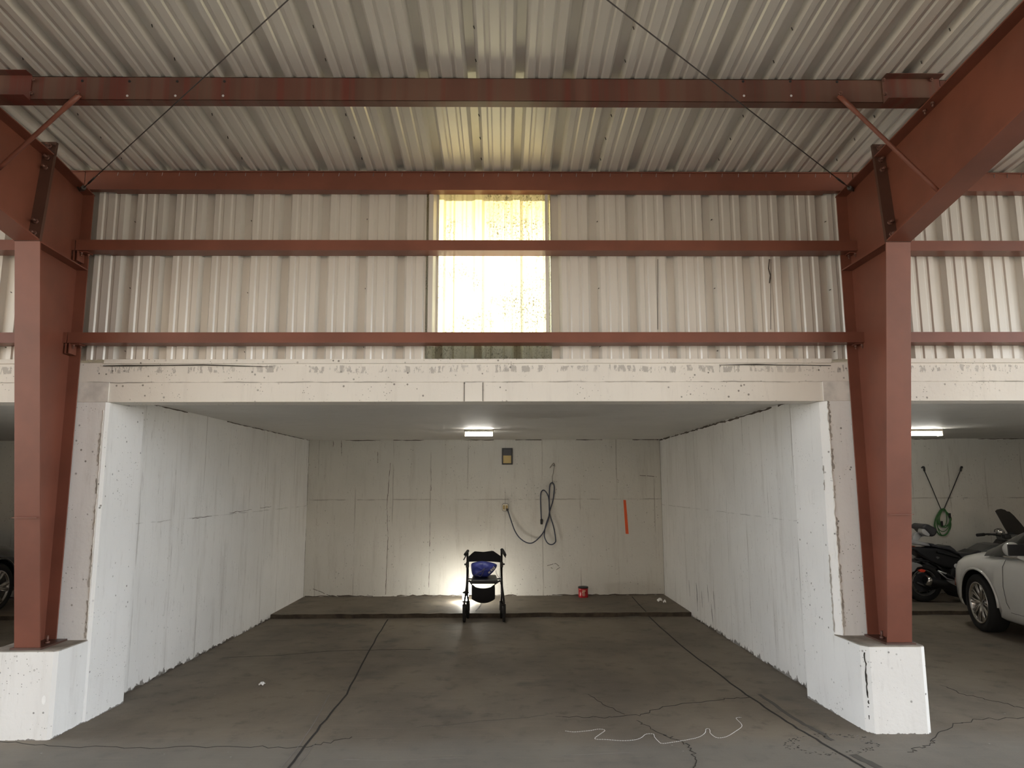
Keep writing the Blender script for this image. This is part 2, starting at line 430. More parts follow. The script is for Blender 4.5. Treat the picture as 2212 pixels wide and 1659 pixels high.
for px in ([(676, 1272), (690, 1277), (705, 1284), (722, 1290)], [(1382, 1027), (1400, 1028), (1418, 1030)], [(1182, 1222), (1200, 1217), (1210, 1225), (1200, 1232), (1190, 1226)]):
    q = [at(x, y, Y=YB) for x, y in px]; wbk.ribbon(jitter(q, .004, 5, 3), .007, .0012, 1, (0, -1, 0))
struct(wbk, 'wall_back', ['wall_back', 'wall_line'])
def marks_on_back(o_mb):
    return o_mb
wl = MB().box(FRL-.15, -2.978, 5.62, YB, -.2, ZC+.05)
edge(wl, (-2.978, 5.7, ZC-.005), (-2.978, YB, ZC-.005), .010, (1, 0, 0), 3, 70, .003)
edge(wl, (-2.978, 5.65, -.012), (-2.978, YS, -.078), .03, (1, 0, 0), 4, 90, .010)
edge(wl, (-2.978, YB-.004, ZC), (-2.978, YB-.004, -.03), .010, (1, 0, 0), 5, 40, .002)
edge(wl, (-2.978, 6.9, 1.29), (-2.978, 9.2, 1.34), .005, (1, 0, 0), 6, 40, .005)
struct(wl, 'wall_left', ['wall_side', 'wall_line'])
wr_ = MB().hexa([(2.424, 5.55, -.2), (FRR+.21, 5.55, -.2), (FRR+.21, YB, -.2), (2.418, YB, -.2), (2.424, 5.55, ZC+.05), (FRR+.21, 5.55, ZC+.05), (FRR+.21, YB, ZC+.05), (2.418, YB, ZC+.05)])
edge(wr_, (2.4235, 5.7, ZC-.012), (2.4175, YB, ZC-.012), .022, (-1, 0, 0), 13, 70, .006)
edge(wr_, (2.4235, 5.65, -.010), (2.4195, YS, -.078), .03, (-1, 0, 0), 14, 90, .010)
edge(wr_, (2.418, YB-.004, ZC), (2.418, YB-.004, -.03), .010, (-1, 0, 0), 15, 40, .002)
for k in range(9):
    y = R.uniform(8.3, 9.5); z = R.uniform(.15, .45); wr_.ribbon([(2.4195, y, z), (2.4195, y-.01, z-.08), (2.4195, y-.03, z-.2)], [.004, .02, .003], .001, 2, (-1, 0, 0))
struct(wr_, 'wall_right', ['wall_side', 'wall_line', 'wall_scuff'])
struct(MB().box(FRAMES[0]-.2, FRAMES[0]+.2, YW, YB, -.2, ZC+.05), 'wall_far_left', 'wall_side')
struct(MB().box(FRAMES[3]-.2, FRAMES[3]+.2, YW, YB, -.2, ZC+.05), 'wall_far_right', 'wall_side')
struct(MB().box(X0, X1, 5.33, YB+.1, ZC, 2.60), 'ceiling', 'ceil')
# front beam: upper course, slightly recessed lower course, soffit, pocket reveals
bb = MB()
bb.box(X0, X1, YW, 5.345, 2.353, 2.497)
for a, b in ((X0, -3.35), (-2.885, at(1003, 850, Y=YW).x), (at(1043, 850, Y=YW).x, 2.37), (2.84, X1)):
    bb.box(a, b, YW+.006, 5.34, ZBM, 2.3525)
bb.box(at(1003, 850, Y=YW).x, at(1043, 850, Y=YW).x, YW+.003, 5.338, ZBM, 2.3525)
for x in (1003, 1043): p = at(x, 850, Y=YW).x; bb.box(p-.002, p+.002, YW+.0015, YW+.02, ZBM+.002, 2.35, 1)
o = struct(bb, 'concrete_beam', ['beam', 'dark_line'])
# flashing ledge under the sheeting
tb = MB()
for a, b in ((X0, FRL-.19), (FRL+.2, FRR-.2), (FRR+.19, X1)):
    tb.box(a, b, YW-.012, YW+.06, 2.492, ZTOP); tb.prism([(a, YW-.012, 2.492), (a, YW+.01, 2.484), (a, YW+.01, 2.5)], (b-a, 0, 0))
# open gap under the flashing
g = [at(x, y, Y=YW) for x, y in ((225, 791), (275, 790.5), (360, 790), (440, 789), (520, 791), (590, 793))]
tb.ribbon([p+Vector((0, -.013, 0)) for p in g], [.006, .011, .007, .008, .006, .002], .0012, 1, (0, -1, 0))
g = [at(x, y, Y=YW) for x, y in ((1552, 789), (1630, 788), (1680, 789), (1740, 789.5), (1793, 790.5))]
tb.ribbon([p+Vector((0, -.013, 0)) for p in g], [.003, .009, .005, .005, .005], .0012, 1, (0, -1, 0))
struct(tb, 'trim_1', ['beam', 'dark_line'])

# piers with block plinths
def pier(name, xs, block, right):
    """xs: pier face x range; block: base block polygon in xy"""
    b = MB()
    i0, i1 = xs
    yb = 5.62
    c = .045
    if right: poly = [(i0+c*1.2, YW), (i0+.012, YW+c), (i0-.02, yb), (i1, yb), (i1, YW)]
    else: poly = [(i0, YW), (i0, yb), (i1+.012, yb), (i1, YW+c*.4), (i1-.02, YW)]
    b.prism([(x, y, -.1) for x, y in poly], (0, 0, ZBM-.002+.1))
    # head of the pier under the beam
    if right: b.box(i0+.03, i1, YW-.004, YW+.2, ZBM-.001, 2.352, 1)
    else: b.box(i0, i1-.005, YW-.004, YW+.2, ZBM-.001, 2.352, 1)
    zt = .545
    b.prism([(x, y, -.02) for x, y in block], (0, 0, zt+.02-.006))
    cx = sum(p[0] for p in block)/len(block); cy = sum(p[1] for p in block)/len(block)
    b.prism([(cx+(x-cx)*.985, cy+(y-cy)*.985, zt-.006) for x, y in block], (0, 0, .006), 2)
    return b
lb = [(-3.3475, 4.83), (-3.318, 4.803), (-2.915, 4.803), (-2.893, 4.822), (-2.872, 5.62), (-3.3475, 5.62)]
o = pier('p', (-3.345, -2.872), lb, False)
for k, (x, y, r) in enumerate([(95, 1512, .018)]):
    p = at(x, y, Y=4.803); n = 20
    o.prism([(p.x+.013*math.cos(2*PI*i/n), 4.8025, p.z+.028*math.sin(2*PI*i/n)) for i in range(n)], (0, -.0012, 0), 3)
# rough paint ridge along the inner arris
edge(o, (-2.905, YW-.0005, .56), (-2.915, YW-.0005, 2.18), .014, (0, -1, 0), 31, 90, .005, 4)
o.tube(jitter([(-2.897, YW-.001, .55), (-2.905, YW-.001, 2.15)], .003, 60, 5), .0035, 1, 5)
struct(o, 'pillar_left', ['pier', 'roughpaint', 'bare_top', 'chalk', 'ridge'])
rb = [(2.365, 4.850), (2.403, 4.797), (2.742, 4.790), (2.770, 4.806), (2.80, 5.62), (2.318, 5.62)]
o = pier('p', (2.335, 2.85), rb, True)
edge(o, (2.402, YW-.0005, .56), (2.398, YW-.0005, 2.2), .02, (0, -1, 0), 32, 110, .006, 5)
o.tube(jitter([(2.394, YW-.001, .55), (2.39, YW-.001, 2.18)], .004, 70, 6), .004, 1, 5)
edge(o, (2.3475, YW+.042, .56), (2.3475, YW+.042, 1.9), .012, Vector((-1, -.3, 0)).normalized(), 33, 90, .004, 5)
p0 = at(1866, 1450, Y=4.855); 
o.ribbon(jitter([(2.383, 4.8235, .50), (2.384, 4.8235, .25), (2.388, 4.8235, .04)], .004, 14, 8), [R.uniform(.004, .012) for _ in range(29)], .002, 4, Vector((-.053, -.038, 0)).normalized())
struct(o, 'pillar_right', ['pier', 'roughpaint', 'bare_top', 'chalk', 'dark_line', 'ridge'])
for nm, fx in (('pillar_far_left', FRAMES[0]), ('pillar_far_right', FRAMES[3])):
    struct(MB().box(fx-.22, fx+.22, 4.80, 5.62, -.05, .545).box(fx-.3, fx+.3, YW+.001, 5.62, 0, ZBM-.002), nm, 'pier')

# ------------------------------------------------------------------ ribbed sheeting
PIT, PH0 = .2925, -2.82
def profile(x0, x1, lap=None):
    """(x, offset outward) points of the ribbed sheet between x0 and x1"""
    pts = [(-.048, 0), (-.026, .042), (.026, .042), (.048, 0)]
    for c in (PIT*.345, PIT*.645):
        pts += [(c-.019, 0), (c-.009, .009), (c+.009, .009), (c+.019, 0)]
    out = []
    k = math.floor((x0-PH0)/PIT)-1
    while PH0+k*PIT-.1 < x1:
        for a, h in pts:
            x = PH0+k*PIT+a
            if x0 < x < x1: out.append((x, h))
        k += 1
    def val(x):
        a = (x-PH0+.048) % PIT-.048
        for (p, h), (q, g) in zip(pts, pts[1:]+[(PIT-.048, 0)]):
            if p <= a <= q: return h+(g-h)*(a-p)/(q-p)
        return 0
    return [(x0, val(x0))]+out+[(x1, val(x1))]
def sheet(mb, x0, x1, A, B, nrm, mi=0, off=0):
    """sweep the profile from A (y,z) to B (y,z); nrm = outward (y,z)"""
    pr = profile(x0, x1); n = len(pr)
    T = .0009
    va = [(x, A[0]+nrm[0]*(h+off), A[1]+nrm[1]*(h+off)) for x, h in pr]; vb = [(x, B[0]+nrm[0]*(h+off), B[1]+nrm[1]*(h+off)) for x, h in pr]
    va2 = [(x, A[0]+nrm[0]*(h+off+T), A[1]+nrm[1]*(h+off+T)) for x, h in pr]; vb2 = [(x, B[0]+nrm[0]*(h+off+T), B[1]+nrm[1]*(h+off+T)) for x, h in pr]
    mb.add(va+vb, [(i, i+1, n+i+1, n+i) for i in range(n-1)], mi)
    mb.add(va2+vb2, [(i, n+i, n+i+1, i+1) for i in range(n-1)], mi)
    mb.add(va+va2, [(i, n+i, n+i+1, i+1) for i in range(n-1)], mi)
def screw(mb, p, d, mi=1):
    d = Vector(d); mb.tube([Vector(p)-d*.001, Vector(p)+d*.016], .0032, mi, 5)
WX0, WX1 = at(925, 600, Y=YW).x, at(1190, 600, Y=YW).x
GX0, GX1 = at(945.5, 600, Y=YW).x, at(1178.5, 600, Y=YW).x
ws = MB()
YP = YW+.004
sheet(ws, X0, WX0, (YP, ZTOP), (YP, 3.90), (1, 0))
sheet(ws, WX1, X1, (YP, ZTOP), (YP, 3.90), (1, 0))
# laps behind the edges of the light panel
ws.box(WX0-.03, GX0, YP+.0445, YP+.046, ZTOP, 3.9); ws.box(GX1, WX1-.012, YP+.0445, YP+.046, ZTOP, 3.9)
sheet(ws, WX0-.001, GX0, (YP-.006, 2.62), (YP-.006, 3.90), (1, 0)); sheet(ws, GX1, GX1+.022, (YP-.006, 2.62), (YP-.006, 3.90), (1, 0))
for k in range(-21, 20, 3):
    x = PH0+k*PIT+.75*PIT*0
    if WX0-.05 < x < WX1+.05: continue
    for z in (2.60, 3.05, 3.60): screw(ws, (x+.03, YP+.02, z+R.uniform(-.02, .02)), (.2, -1, 0))
# rust scar and open laps
for x in (1421, 1665):
    a, b = at(x, 560, Y=YP), at(x, 712, Y=YP); ws.ribbon([a+Vector((0, .001, 0)), a.lerp(b, .5)+Vector((0, .001, 0)), b+Vector((0, .001, 0))], .004, .002, 1, (0, -1, 0))
ws.ribbon([at(x, y, Y=YP-.002) for x, y in ((1662, 560), (1660, 580), (1664, 595), (1662, 612))], .008, .002, 1, (0, -1, 0))
struct(ws, 'wall_upper', ['sheet', 'steelrod'])
wp = MB(); sheet(wp, WX0-.02, WX1+.004, (YP-.0015, ZTOP+.003), (YP-.0015, 3.90), (1, 0))
o = struct(wp, 'window_1', 'skylight')
rf = MB()
YR0, YR1 = 5.25, -6.5
nr = Vector((0, .081, 1)).normalized()
sheet(rf, X0, X1, (YR0, zroof(YR0)), (YR1, zroof(YR1)), (nr.y, nr.z))
for k in range(-20, 20):
    x = PH0+k*PIT
    if k % 3 == 0:
        y = 4.9
        while y > 1.6:
            screw(rf, (x+.028, y, zroof(y)+.022), (.3, 0, -1)); y -= .27
struct(rf, 'roof', ['sheet', 'steelrod'])
cl = MB().box(X0, X1, 5.175, 5.30, 3.86, zroof(5.24)-.002)
for k in range(-21, 20):
    x = PH0+k*PIT
    cl.prism([(x-.046, 5.175, zroof(5.175)-.002), (x+.046, 5.175, zroof(5.175)-.002), (x+.021, 5.175, zroof(5.175)+.038), (x-.021, 5.175, zroof(5.175)+.038)], (0, .05, -.004))
struct(cl, 'trim_2', 'black')
# terrace over the bays behind the sheeting, and the yard beyond the open side
struct(MB().box(X0-8, X1+8, 5.182, 22, 2.602, 2.66), 'terrace', 'ground')
struct(MB().box(-80, 80, -80, -8, -.3, 0).box(16, 80, -8, 30, -.3, 0).box(-80, -16, -8, 30, -.3, 0), 'yard_ground', 'ground')

struct(MB().box(-17, 15, -14, -11.5, 0, 5.5), 'wall_light_block', 'light_block')  # unseen wall added behind the camera to cut light from the front
# ------------------------------------------------------------------ steel frames
def plate_prism(mb, pts, vec, mi=0): return mb.prism([Vector(p) for p in pts], vec, mi)
def hexbolt(mb, p, d, r=.013, l=.028, mi=0):
    d = Vector(d).normalized(); p = Vector(p)
    mb.tube([p, p+d*.012], r, mi, 6); mb.tube([p+d*.012, p+d*l], r*.5, mi, 6)
ZB, ZK = .545, 3.197
SIDE = {0: 'far left', 1: 'left', 2: 'right', 3: 'far right'}
def frame(fx, twist, vis, nm):
    """column and rafter of one frame: fx web centre at the front flange"""
    hw = .0825; tf = .010; tw = .004
    yb, yk, yr = 4.852, 4.483, 5.105      # front face at base / knee, inner face of rear flange
    fr = fx+twist                          # web centre at the rear flange
    def wx(y): return fx+(fr-fx)*max(0, (y-4.48)/(5.1-4.48))
    ztop = zroof(5.1)-.160
    base = (fx, 4.98, ZB)
    lab_c, lab_r = nm
    c = thing('steel_column', lab_c, 'column', base, 'tapered frame columns')
    part(MB().hexa([(fx-hw, yb, ZB+.012), (fx+hw, yb, ZB+.012), (fx+hw, yb+tf, ZB+.012), (fx-hw, yb+tf, ZB+.012),
                    (fx-hw, yk, ZK), (fx+hw, yk, ZK), (fx+hw, yk+tf, ZK), (fx-hw, yk+tf, ZK)])
         .box(fx-hw+.001, fx+hw-.001, 4.72-.0155, 4.72, 1.4-.002+.0, 1.402), 'front_flange', 'red', c)
    part(MB().hexa([(fr-hw, yr, ZB+.012), (fr+hw, yr, ZB+.012), (fr+hw, yr+tf, ZB+.012), (fr-hw, yr+tf, ZB+.012),
                    (fr-hw, yr, ztop), (fr+hw, yr, ztop), (fr+hw, yr+tf, ztop), (fr-hw, yr+tf, ztop)]), 'rear_flange', 'red', c)
    zt2 = zroof(4.57)-.160
    w = MB()
    poly = [(yb+tf, ZB+.012), (yr, ZB+.012), (yr, ztop-.006), (4.572, zt2-.006), (4.5, ZK)]
    for sg in (0,):
        a = [(wx(y)-tw, y, z) for y, z in poly]; b = [(wx(y)+tw, y, z) for y, z in poly]; n = len(poly)
        w.add(a+b, [tuple(range(n)), tuple(range(2*n-1, n-1, -1))]+[(i, (i+1) % n, n+(i+1) % n, n+i) for i in range(n)])
    part(w, 'web', 'red', c)
    part(MB().hexa([(fx-hw, yk+.006, ZK-.006), (fx+hw, yk+.006, ZK-.006), (fr+hw, yr, ZK-.006), (fr-hw, yr, ZK-.006),
                    (fx-hw, yk+.006, ZK+.004), (fx+hw, yk+.006, ZK+.004), (fr+hw, yr, ZK+.004), (fr-hw, yr, ZK+.004)]), 'stiffener', 'red', c)
    # top flange of the knee
    part(MB().hexa([(fx-hw, 4.575, zt2-.008), (fx+hw, 4.575, zt2-.008), (fr+hw, 5.125, ztop-.010), (fr-hw, 5.125, ztop-.010),
                    (fx-hw, 4.575, zt2), (fx+hw, 4.575, zt2), (fr+hw, 5.125, ztop-.002), (fr-hw, 5.125, ztop-.002)]), 'top_flange', 'red', c)
    # end plate of the column half
    yt, zt = 4.565, 3.925
    part(MB().hexa([(fx-hw, yk+.004, ZK), (fx+hw, yk+.004, ZK), (fx+hw, yk+.016, ZK), (fx-hw, yk+.016, ZK),
                    (fx-hw, yt, zt), (fx+hw, yt, zt), (fx+hw, yt+.012, zt), (fx-hw, yt+.012, zt)]), 'end_plate', 'plate', c)
    part(MB().box(fx-.1, fx+.1, 4.835, 5.122, ZB, ZB+.012), 'base_plate', 'plate', c)
    for sx in (-.05, .05):
        ab = MB(); hexbolt(ab, (fx+sx, 4.98, ZB+.012), (0, 0, 1), .016, .05); part(ab, 'anchor_bolt', 'bolt', c)
    # rafter: from the end plate up toward the open side
    r = thing('steel_rafter', lab_r, 'rafter', (fx, 4.5, ZK), 'tapered roof rafters')
    ye = -6.3
    def zt_(y): return zroof(y)-.160
    def zb_(y): return max(ZK+.012+(4.478-y)*.170, -9) if y > 2.4 else min(ZK+.012+(4.478-2.4)*.170+(2.4-y)*.081, 9)
    part(MB().hexa([(fx-hw, 4.553, zt_(4.553)-.008), (fx+hw, 4.553, zt_(4.553)-.008), (fx+hw, ye, zt_(ye)-.008), (fx-hw, ye, zt_(ye)-.008),
                    (fx-hw, 4.553, zt_(4.553)), (fx+hw, 4.553, zt_(4.553)), (fx+hw, ye, zt_(ye)), (fx-hw, ye, zt_(ye))]), 'top_flange', 'red', r)
    b = MB()
    for y0, y1 in ((4.478, 2.4), (2.4, ye)):
        b.hexa([(fx-hw, y0, zb_(y0)-.010), (fx+hw, y0, zb_(y0)-.010), (fx+hw, y1, zb_(y1)-.010), (fx-hw, y1, zb_(y1)-.010),
                (fx-hw, y0, zb_(y0)), (fx+hw, y0, zb_(y0)), (fx+hw, y1, zb_(y1)), (fx-hw, y1, zb_(y1))])
    part(b, 'bottom_flange', 'red', r, weld=True)
    poly = [(4.474, zb_(4.474)), (4.553, zt_(4.553)-.008), (ye, zt_(ye)-.008), (ye, zb_(ye)), (2.4, zb_(2.4))]
    part(MB().prism([(fx-tw, y, z) for y, z in poly], (2*tw, 0, 0)), 'web', 'red', r)
    e = part(MB().hexa([(fx-hw, yk-.009, ZK), (fx+hw, yk-.009, ZK), (fx+hw, yk+.003, ZK), (fx-hw, yk+.003, ZK),
                    (fx-hw, yt-.013, zt), (fx+hw, yt-.013, zt), (fx+hw, yt-.001, zt), (fx-hw, yt-.001, zt)]), 'end_plate', 'plate', r)
    for zz in (ZK+.05, ZK+.135, zt-.20, zt-.125, zt-.035):
        yy = yk-.009+(yt-.013-yk+.009)*(zz-ZK)/(zt-ZK)
        for sx in (-.045, .045):
            if vis:
                q = MB(); hexbolt(q, (fx+sx, yy, zz), (0, -1, .12), .017, .04); under2 = q.build('bolt', 'bolt', None); under2.parent = e
    for sx in (-.05, .05):
        for yy in (YPW-.03, YPW+.05):
            q = MB(); hexbolt(q, (fx+sx, yy, zt_(yy)-.008), (0, 0, -1), .012, .03); part(q, 'bolt', 'bolt', r)
    return c, r
YPW = 3.955
NM = [(None, None),
      ('red tapered steel column standing on the left white block, next to the grey car', 'red tapered steel rafter meeting the top of the left column'),
      ('red tapered steel column standing on the right white block, next to the white car', 'red tapered steel rafter rising from the right column to the top right corner'),
      (None, None)]
frame(FRL, -.052, True, NM[1])
frame(FRR, 0.0, True, NM[2])

# girts, clips, eave struts and purlins, one per bay and level
GIRT = [(2.622, 2.698, 'lower'), (3.314, 3.392, 'upper')]
YG0, YG1 = 5.0, 5.1335
BAYS = [(FRAMES[0]+.01, FRAMES[1]-.012, 'left'), (FRAMES[1]-.006, FRAMES[2]+.02, 'middle'), (FRAMES[2]+.028, FRAMES[3]-.01, 'right')]
BAYTXT = {'left': 'left of the left column', 'middle': 'between the two columns', 'right': 'right of the right column'}
def chan(mb, x0, x1, ya, yb, z0, z1, t=.004, lip=.0):
    """Z section girt: front web, bottom shelf running back to the sheet, top shelf"""
    mb.box(x0, x1, ya, ya+t, z0, z1)
    mb.box(x0, x1, ya+t, yb, z0, z0+t)
    mb.box(x0, x1, ya+t, ya+.05, z1-t, z1)
    mb.box(x0, x1, yb-t, yb, z0+t, z0+.07)
for xa, xb, bn in BAYS:
    for z0, z1, lv in GIRT:
        gt = thing('wall_girt', f'red steel {lv} wall rail crossing the ribbed sheeting {BAYTXT[bn]}', 'wall rail', ((xa+xb)/2, YG0, z0), 'wall rails across the ribbed sheeting')
        mb = MB(); chan(mb, xa, xb, YG0, YG1-.034, z0, z1)
        mb.box(xa+.2, xb-.2, YG1-.034, YG1-.002, z0, z0+.004)
        part(mb, 'rail', 'red', gt)
        for ex, sg in ((xa, 1), (xb, -1)):
            if abs(ex) > 4: continue
            k = MB(); k.box(min(ex+.006*sg, ex+.014*sg), max(ex+.006*sg, ex+.014*sg), YG0+.01, 5.095, z0-.075, z0-.001)
            k.box(min(ex+.014*sg, ex+.075*sg), max(ex+.014*sg, ex+.075*sg), YG0+.02, 5.095, z0-.0085, z0-.001)
            cp = part(k, 'clip', 'red', gt)
            for dx, yy in ((.03, 5.03), (.055, 5.075)):
                q = MB(); hexbolt(q, (ex+dx*sg, yy, z0-.0085), (0, 0, -1), .009, .03); bo = q.build('bolt', 'bolt', None); bo.parent = cp
    es = MB(); ze = 3.802
    es.prism([(xa, 5.048, ze), (xa, 5.044, zroof(5.044)-.012), (xa, 5.053, zroof(5.05)-.012), (xa, 5.056, ze)], (xb-xa, 0, 0))
    es.box(xa, xb, 5.030, 5.056, zroof(5.044)-.016, zroof(5.044)-.010)
    es.box(xa, xb, 5.056, 5.100, ze, ze+.005); es.box(xa+.2, xb-.2, 5.1, 5.132, ze, ze+.005)
    for k in range(int((xb-xa)/.12)):
        x = xa+.1+k*.12+R.uniform(-.02, .02); es.tube([(x, 5.043, zroof(5.044)-.045), (x+.004, 5.043, zroof(5.044)-.018)], .0016, 1, 4)
    tag(es.build('eave_strut', ['red', 'silver']), f'dark red eave beam along the top of the sheeting {BAYTXT[bn]}', 'eave beam', 'eave beams at the top of the sheeting')
ZPB = 3.888; YPW = 3.955
def zee(mb, x0, x1, y, zb, zt, t=.003, top=-1, bot=1, fl=.06):
    mb.box(x0, x1, y, y+t, zb, zt)
    mb.hexa([(x0, min(y, y+bot*fl), zb), (x1, min(y, y+bot*fl), zb), (x1, max(y+t, y+bot*fl), zb-.004), (x0, max(y+t, y+bot*fl), zb-.004), (x0, min(y, y+bot*fl), zb+t), (x1, min(y, y+bot*fl), zb+t), (x1, max(y+t, y+bot*fl), zb+t-.004), (x0, max(y+t, y+bot*fl), zb+t-.004)])
    yy = y+top*fl
    mb.box(x0, x1, min(y, yy), max(y+t, yy), zt-t, zt)
def zpt(y): return zroof(y)-.004
for i, (xa, xb, bn) in enumerate(BAYS):
    p = thing('roof_purlin', f'streaked red purlin under the corrugated roof {BAYTXT[bn]}', 'purlin', ((xa+xb)/2, YPW, ZPB), 'purlins under the roof')
    mb = MB(); zee(mb, xa, xb, YPW, ZPB, zpt(YPW), top=1)
    part(mb, 'web', 'red_streak', p)
    if bn == 'middle':
        for xl, xr in ((xa, at(68, 190, Y=YPW).x), (at(1905, 190, Y=YPW).x, xb)):
            lp = MB(); zee(lp, xl, xr, YPW-.006, ZPB-.004, zpt(YPW-.07)+.0, top=-1, bot=-1, fl=.055)
            part(lp, 'lap', 'red_streak', p)
        for px, py in ((178, 175), (280, 176), (383, 176), (485, 176), (1605, 176), (1707, 176), (1808, 177)):
            q = at(px, py, Y=YPW); part(MB().tube([(q.x, YPW-.002, q.z), (q.x, YPW+.001, q.z)], .008, 0, 12), 'bolt_hole', 'black', p)
        for px, py in ((275, 207), (379, 207), (482, 207), (1607, 207), (1709, 207)):
            q = at(px, py, Y=YPW); part(MB().tube([(q.x, YPW-.002, q.z), (q.x, YPW+.001, q.z)], .007, 0, 12), 'punched_hole', 'ltgrey', p)
        for px, py in ((75, 173), (70, 203), (1907, 174), (2010, 174), (1911, 204)):
            q = at(px, py, Y=YPW-.006); b_ = MB(); hexbolt(b_, (q.x, YPW-.009, q.z), (0, -1, 0), .010, .018); part(b_, 'bolt', 'bolt', p)
    else:
        pass
# flange braces
def fbrace(a, b, lab):
    t = thing('flange_brace', lab, 'brace', (a+b)/2, 'flange braces from purlin to rafter')
    d = (b-a).normalized()
    mb = MB().tube([a, a+d*.10, a+d*.16, b-d*.10, b-d*.05, b], [.016, .016, .013, .013, .013, .013], 0, 10)
    part(mb, 'tube', 'red', t)
    q = MB(); hexbolt(q, a+Vector((0, -.016, 0)), (0, -1, 0), .012, .02); part(q, 'bolt', 'bolt', t)
a = at(172, 204, Y=YPW-.02); b = at(0, 365, X=FRL+.07); fbrace(a, Vector((FRL+.06, b.y, b.z)), 'red tube brace from purlin down to the left rafter')
a = at(1812, 206, Y=YPW-.02); b = at(2026, 412, X=FRR-.075); fbrace(a, b, 'red tube brace from purlin down to the right rafter')
for fx, pxs, lab in ((FRR, [(2012, 213), (1998, 230)], 0),):
    pass
# brace rods in the roof plane
def rod(a, b, lab, hook):
    t = thing('brace_rod', lab, 'brace rod', a, 'crossed roof brace rods')
    d = (b-a).normalized()
    part(MB().tube([a, b], .0038, 0, 6), 'rod', 'steelrod', t)
    part(MB().tube([a+d*.12, a+d*.24], .007, 0, 8), 'turnbuckle', 'steelrod', t)
    part(MB().tube([a-d*.01, a+d*.03], .018, 0, 6), 'hillside_washer', 'steelrod', t)
    part(MB().tube([a, a-d*.05, a-d*.05+Vector((hook*.03, 0, .05))], .007, 0, 6), 'hook', 'steelrod', t)
def rodline(p0, p1, xa):
    a = at(*p0, X=xa); d1 = at(p1[0], p1[1], Y=1) - Vector((0, 0, CH))
    best = None
    for k in range(50, 1500):
        q = Vector((0, 0, CH))+d1*(k*.005)
        if q.z >= zroof(q.y)-.185: best = q; break
    d = (best-a)
    return a, a+d*1.9
a, b = rodline((178, 408), (622, 0), FRL+.04); rod(a, b, 'thin dark rod running up from the left column top across the roof', -1)
a, b = rodline((1838, 408), (1312, 0), FRR-.04); rod(a, b, 'thin dark rod running up from the right column top across the roof', 1)

# ------------------------------------------------------------------ small things in the middle bay
def bx(px, py): return at(px, py, Y=YB)
# outlet + cord
o = thing('wall_outlet', 'ivory double wall outlet on the back wall with a cord plugged in', 'outlet', bx(1091, 1096))
a, b = bx(1084.5, 1087.5), bx(1098.5, 1104)
w, h = (b.x-a.x)/2, (a.z-b.z)/2; cx, cz = (a.x+b.x)/2, (a.z+b.z)/2; k = .35
oct_ = [(cx-w, cz-h*(1-k)), (cx-w*(1-k), cz-h), (cx+w*(1-k), cz-h), (cx+w, cz-h*(1-k)), (cx+w, cz+h*(1-k)), (cx+w*(1-k), cz+h), (cx-w*(1-k), cz+h), (cx-w, cz+h*(1-k))]
part(MB().prism([(x, YB-.04, z) for x, z in oct_], (0, .042, 0)), 'box', 'grey', o)
part(MB().prism([(cx+(x-cx)*.9, YB-.046, cz+(z-cz)*.9) for x, z in oct_], (0, .006, 0)), 'cover_plate', 'outlet', o)
for s_ in (-1, 1):
    part(MB().box(cx+s_*w*.42-.014, cx+s_*w*.42+.014, YB-.050, YB-.045, cz-.03, cz+.03), 'socket', 'brass', o, bevel=.004)
cord = thing('extension_cord', 'dark blue-grey extension cord looped over a wire on the back wall', 'cord', bx(1190, 1043))
cp = [(1097, 1103), (1103, 1121), (1112, 1146), (1124, 1163), (1141, 1172.5), (1155, 1169), (1173, 1150), (1184, 1122), (1187, 1105), (1194, 1082), (1197, 1058), (1196, 1046), (1192.5, 1043), (1188, 1047), (1186.5, 1062), (1186, 1085), (1187, 1108), (1190, 1120), (1196, 1140), (1199.5, 1162), (1199, 1171), (1191, 1176), (1182, 1172), (1176, 1160), (1176, 1148), (1180, 1130), (1186, 1112), (1186.5, 1095), (1184, 1072), (1176, 1059.5), (1170, 1061), (1167.5, 1070), (1168, 1095), (1169, 1121)]
offs = [.03, .03, .045, .055, .06, .055, .04, .02, .014, .012, .014, .016, .018, .016, .016, .018, .02, .022, .03, .035, .04, .04, .04, .034, .026, .022, .026, .028, .028, .028, .028, .028, .028, .028]
part(MB().tube(smooth_path([bx(x, y)+Vector((0, -q, 0)) for (x, y), q in zip(cp, offs)], 6), .0085, 0, 8), 'cable', 'cordblue', cord)
p = bx(1169.5, 1126)+Vector((0, -.028, 0)); part(MB().box(p.x-.018, p.x+.018, p.y-.015, p.y+.015, p.z-.045, p.z+.035), 'connector', 'black', cord, bevel=.008)
p = bx(1095.5, 1100); part(MB().box(p.x-.016, p.x+.016, YB-.085, YB-.049, p.z-.02, p.z+.014).tube([(p.x, YB-.065, p.z-.01), bx(1097, 1103)+Vector((0, -.03, 0))], .009), 'plug', 'black', cord, bevel=.004)
hk = thing('hanging_wire', 'thin bent wire on the back wall holding up the extension cord', 'wire', bx(1197, 1001))
part(MB().tube([bx(x, y)+Vector((0, -q, 0)) for x, y, q in ((1197, 1001, .0), (1197, 1003, .03), (1196, 1012, .02), (1195, 1022, .015), (1192.5, 1030, .015), (1193, 1043, .018), (1193, 1047, .018))], .003, 0, 6), 'strand', 'wire', hk)
part(MB().tube([bx(x, y)+Vector((0, -.012, 0)) for x, y in ((1187.5, 1011), (1193, 1003), (1196, 1000), (1198, 1004), (1194, 1006))], .004, 0, 6), 'twisted_end', 'wire', hk)
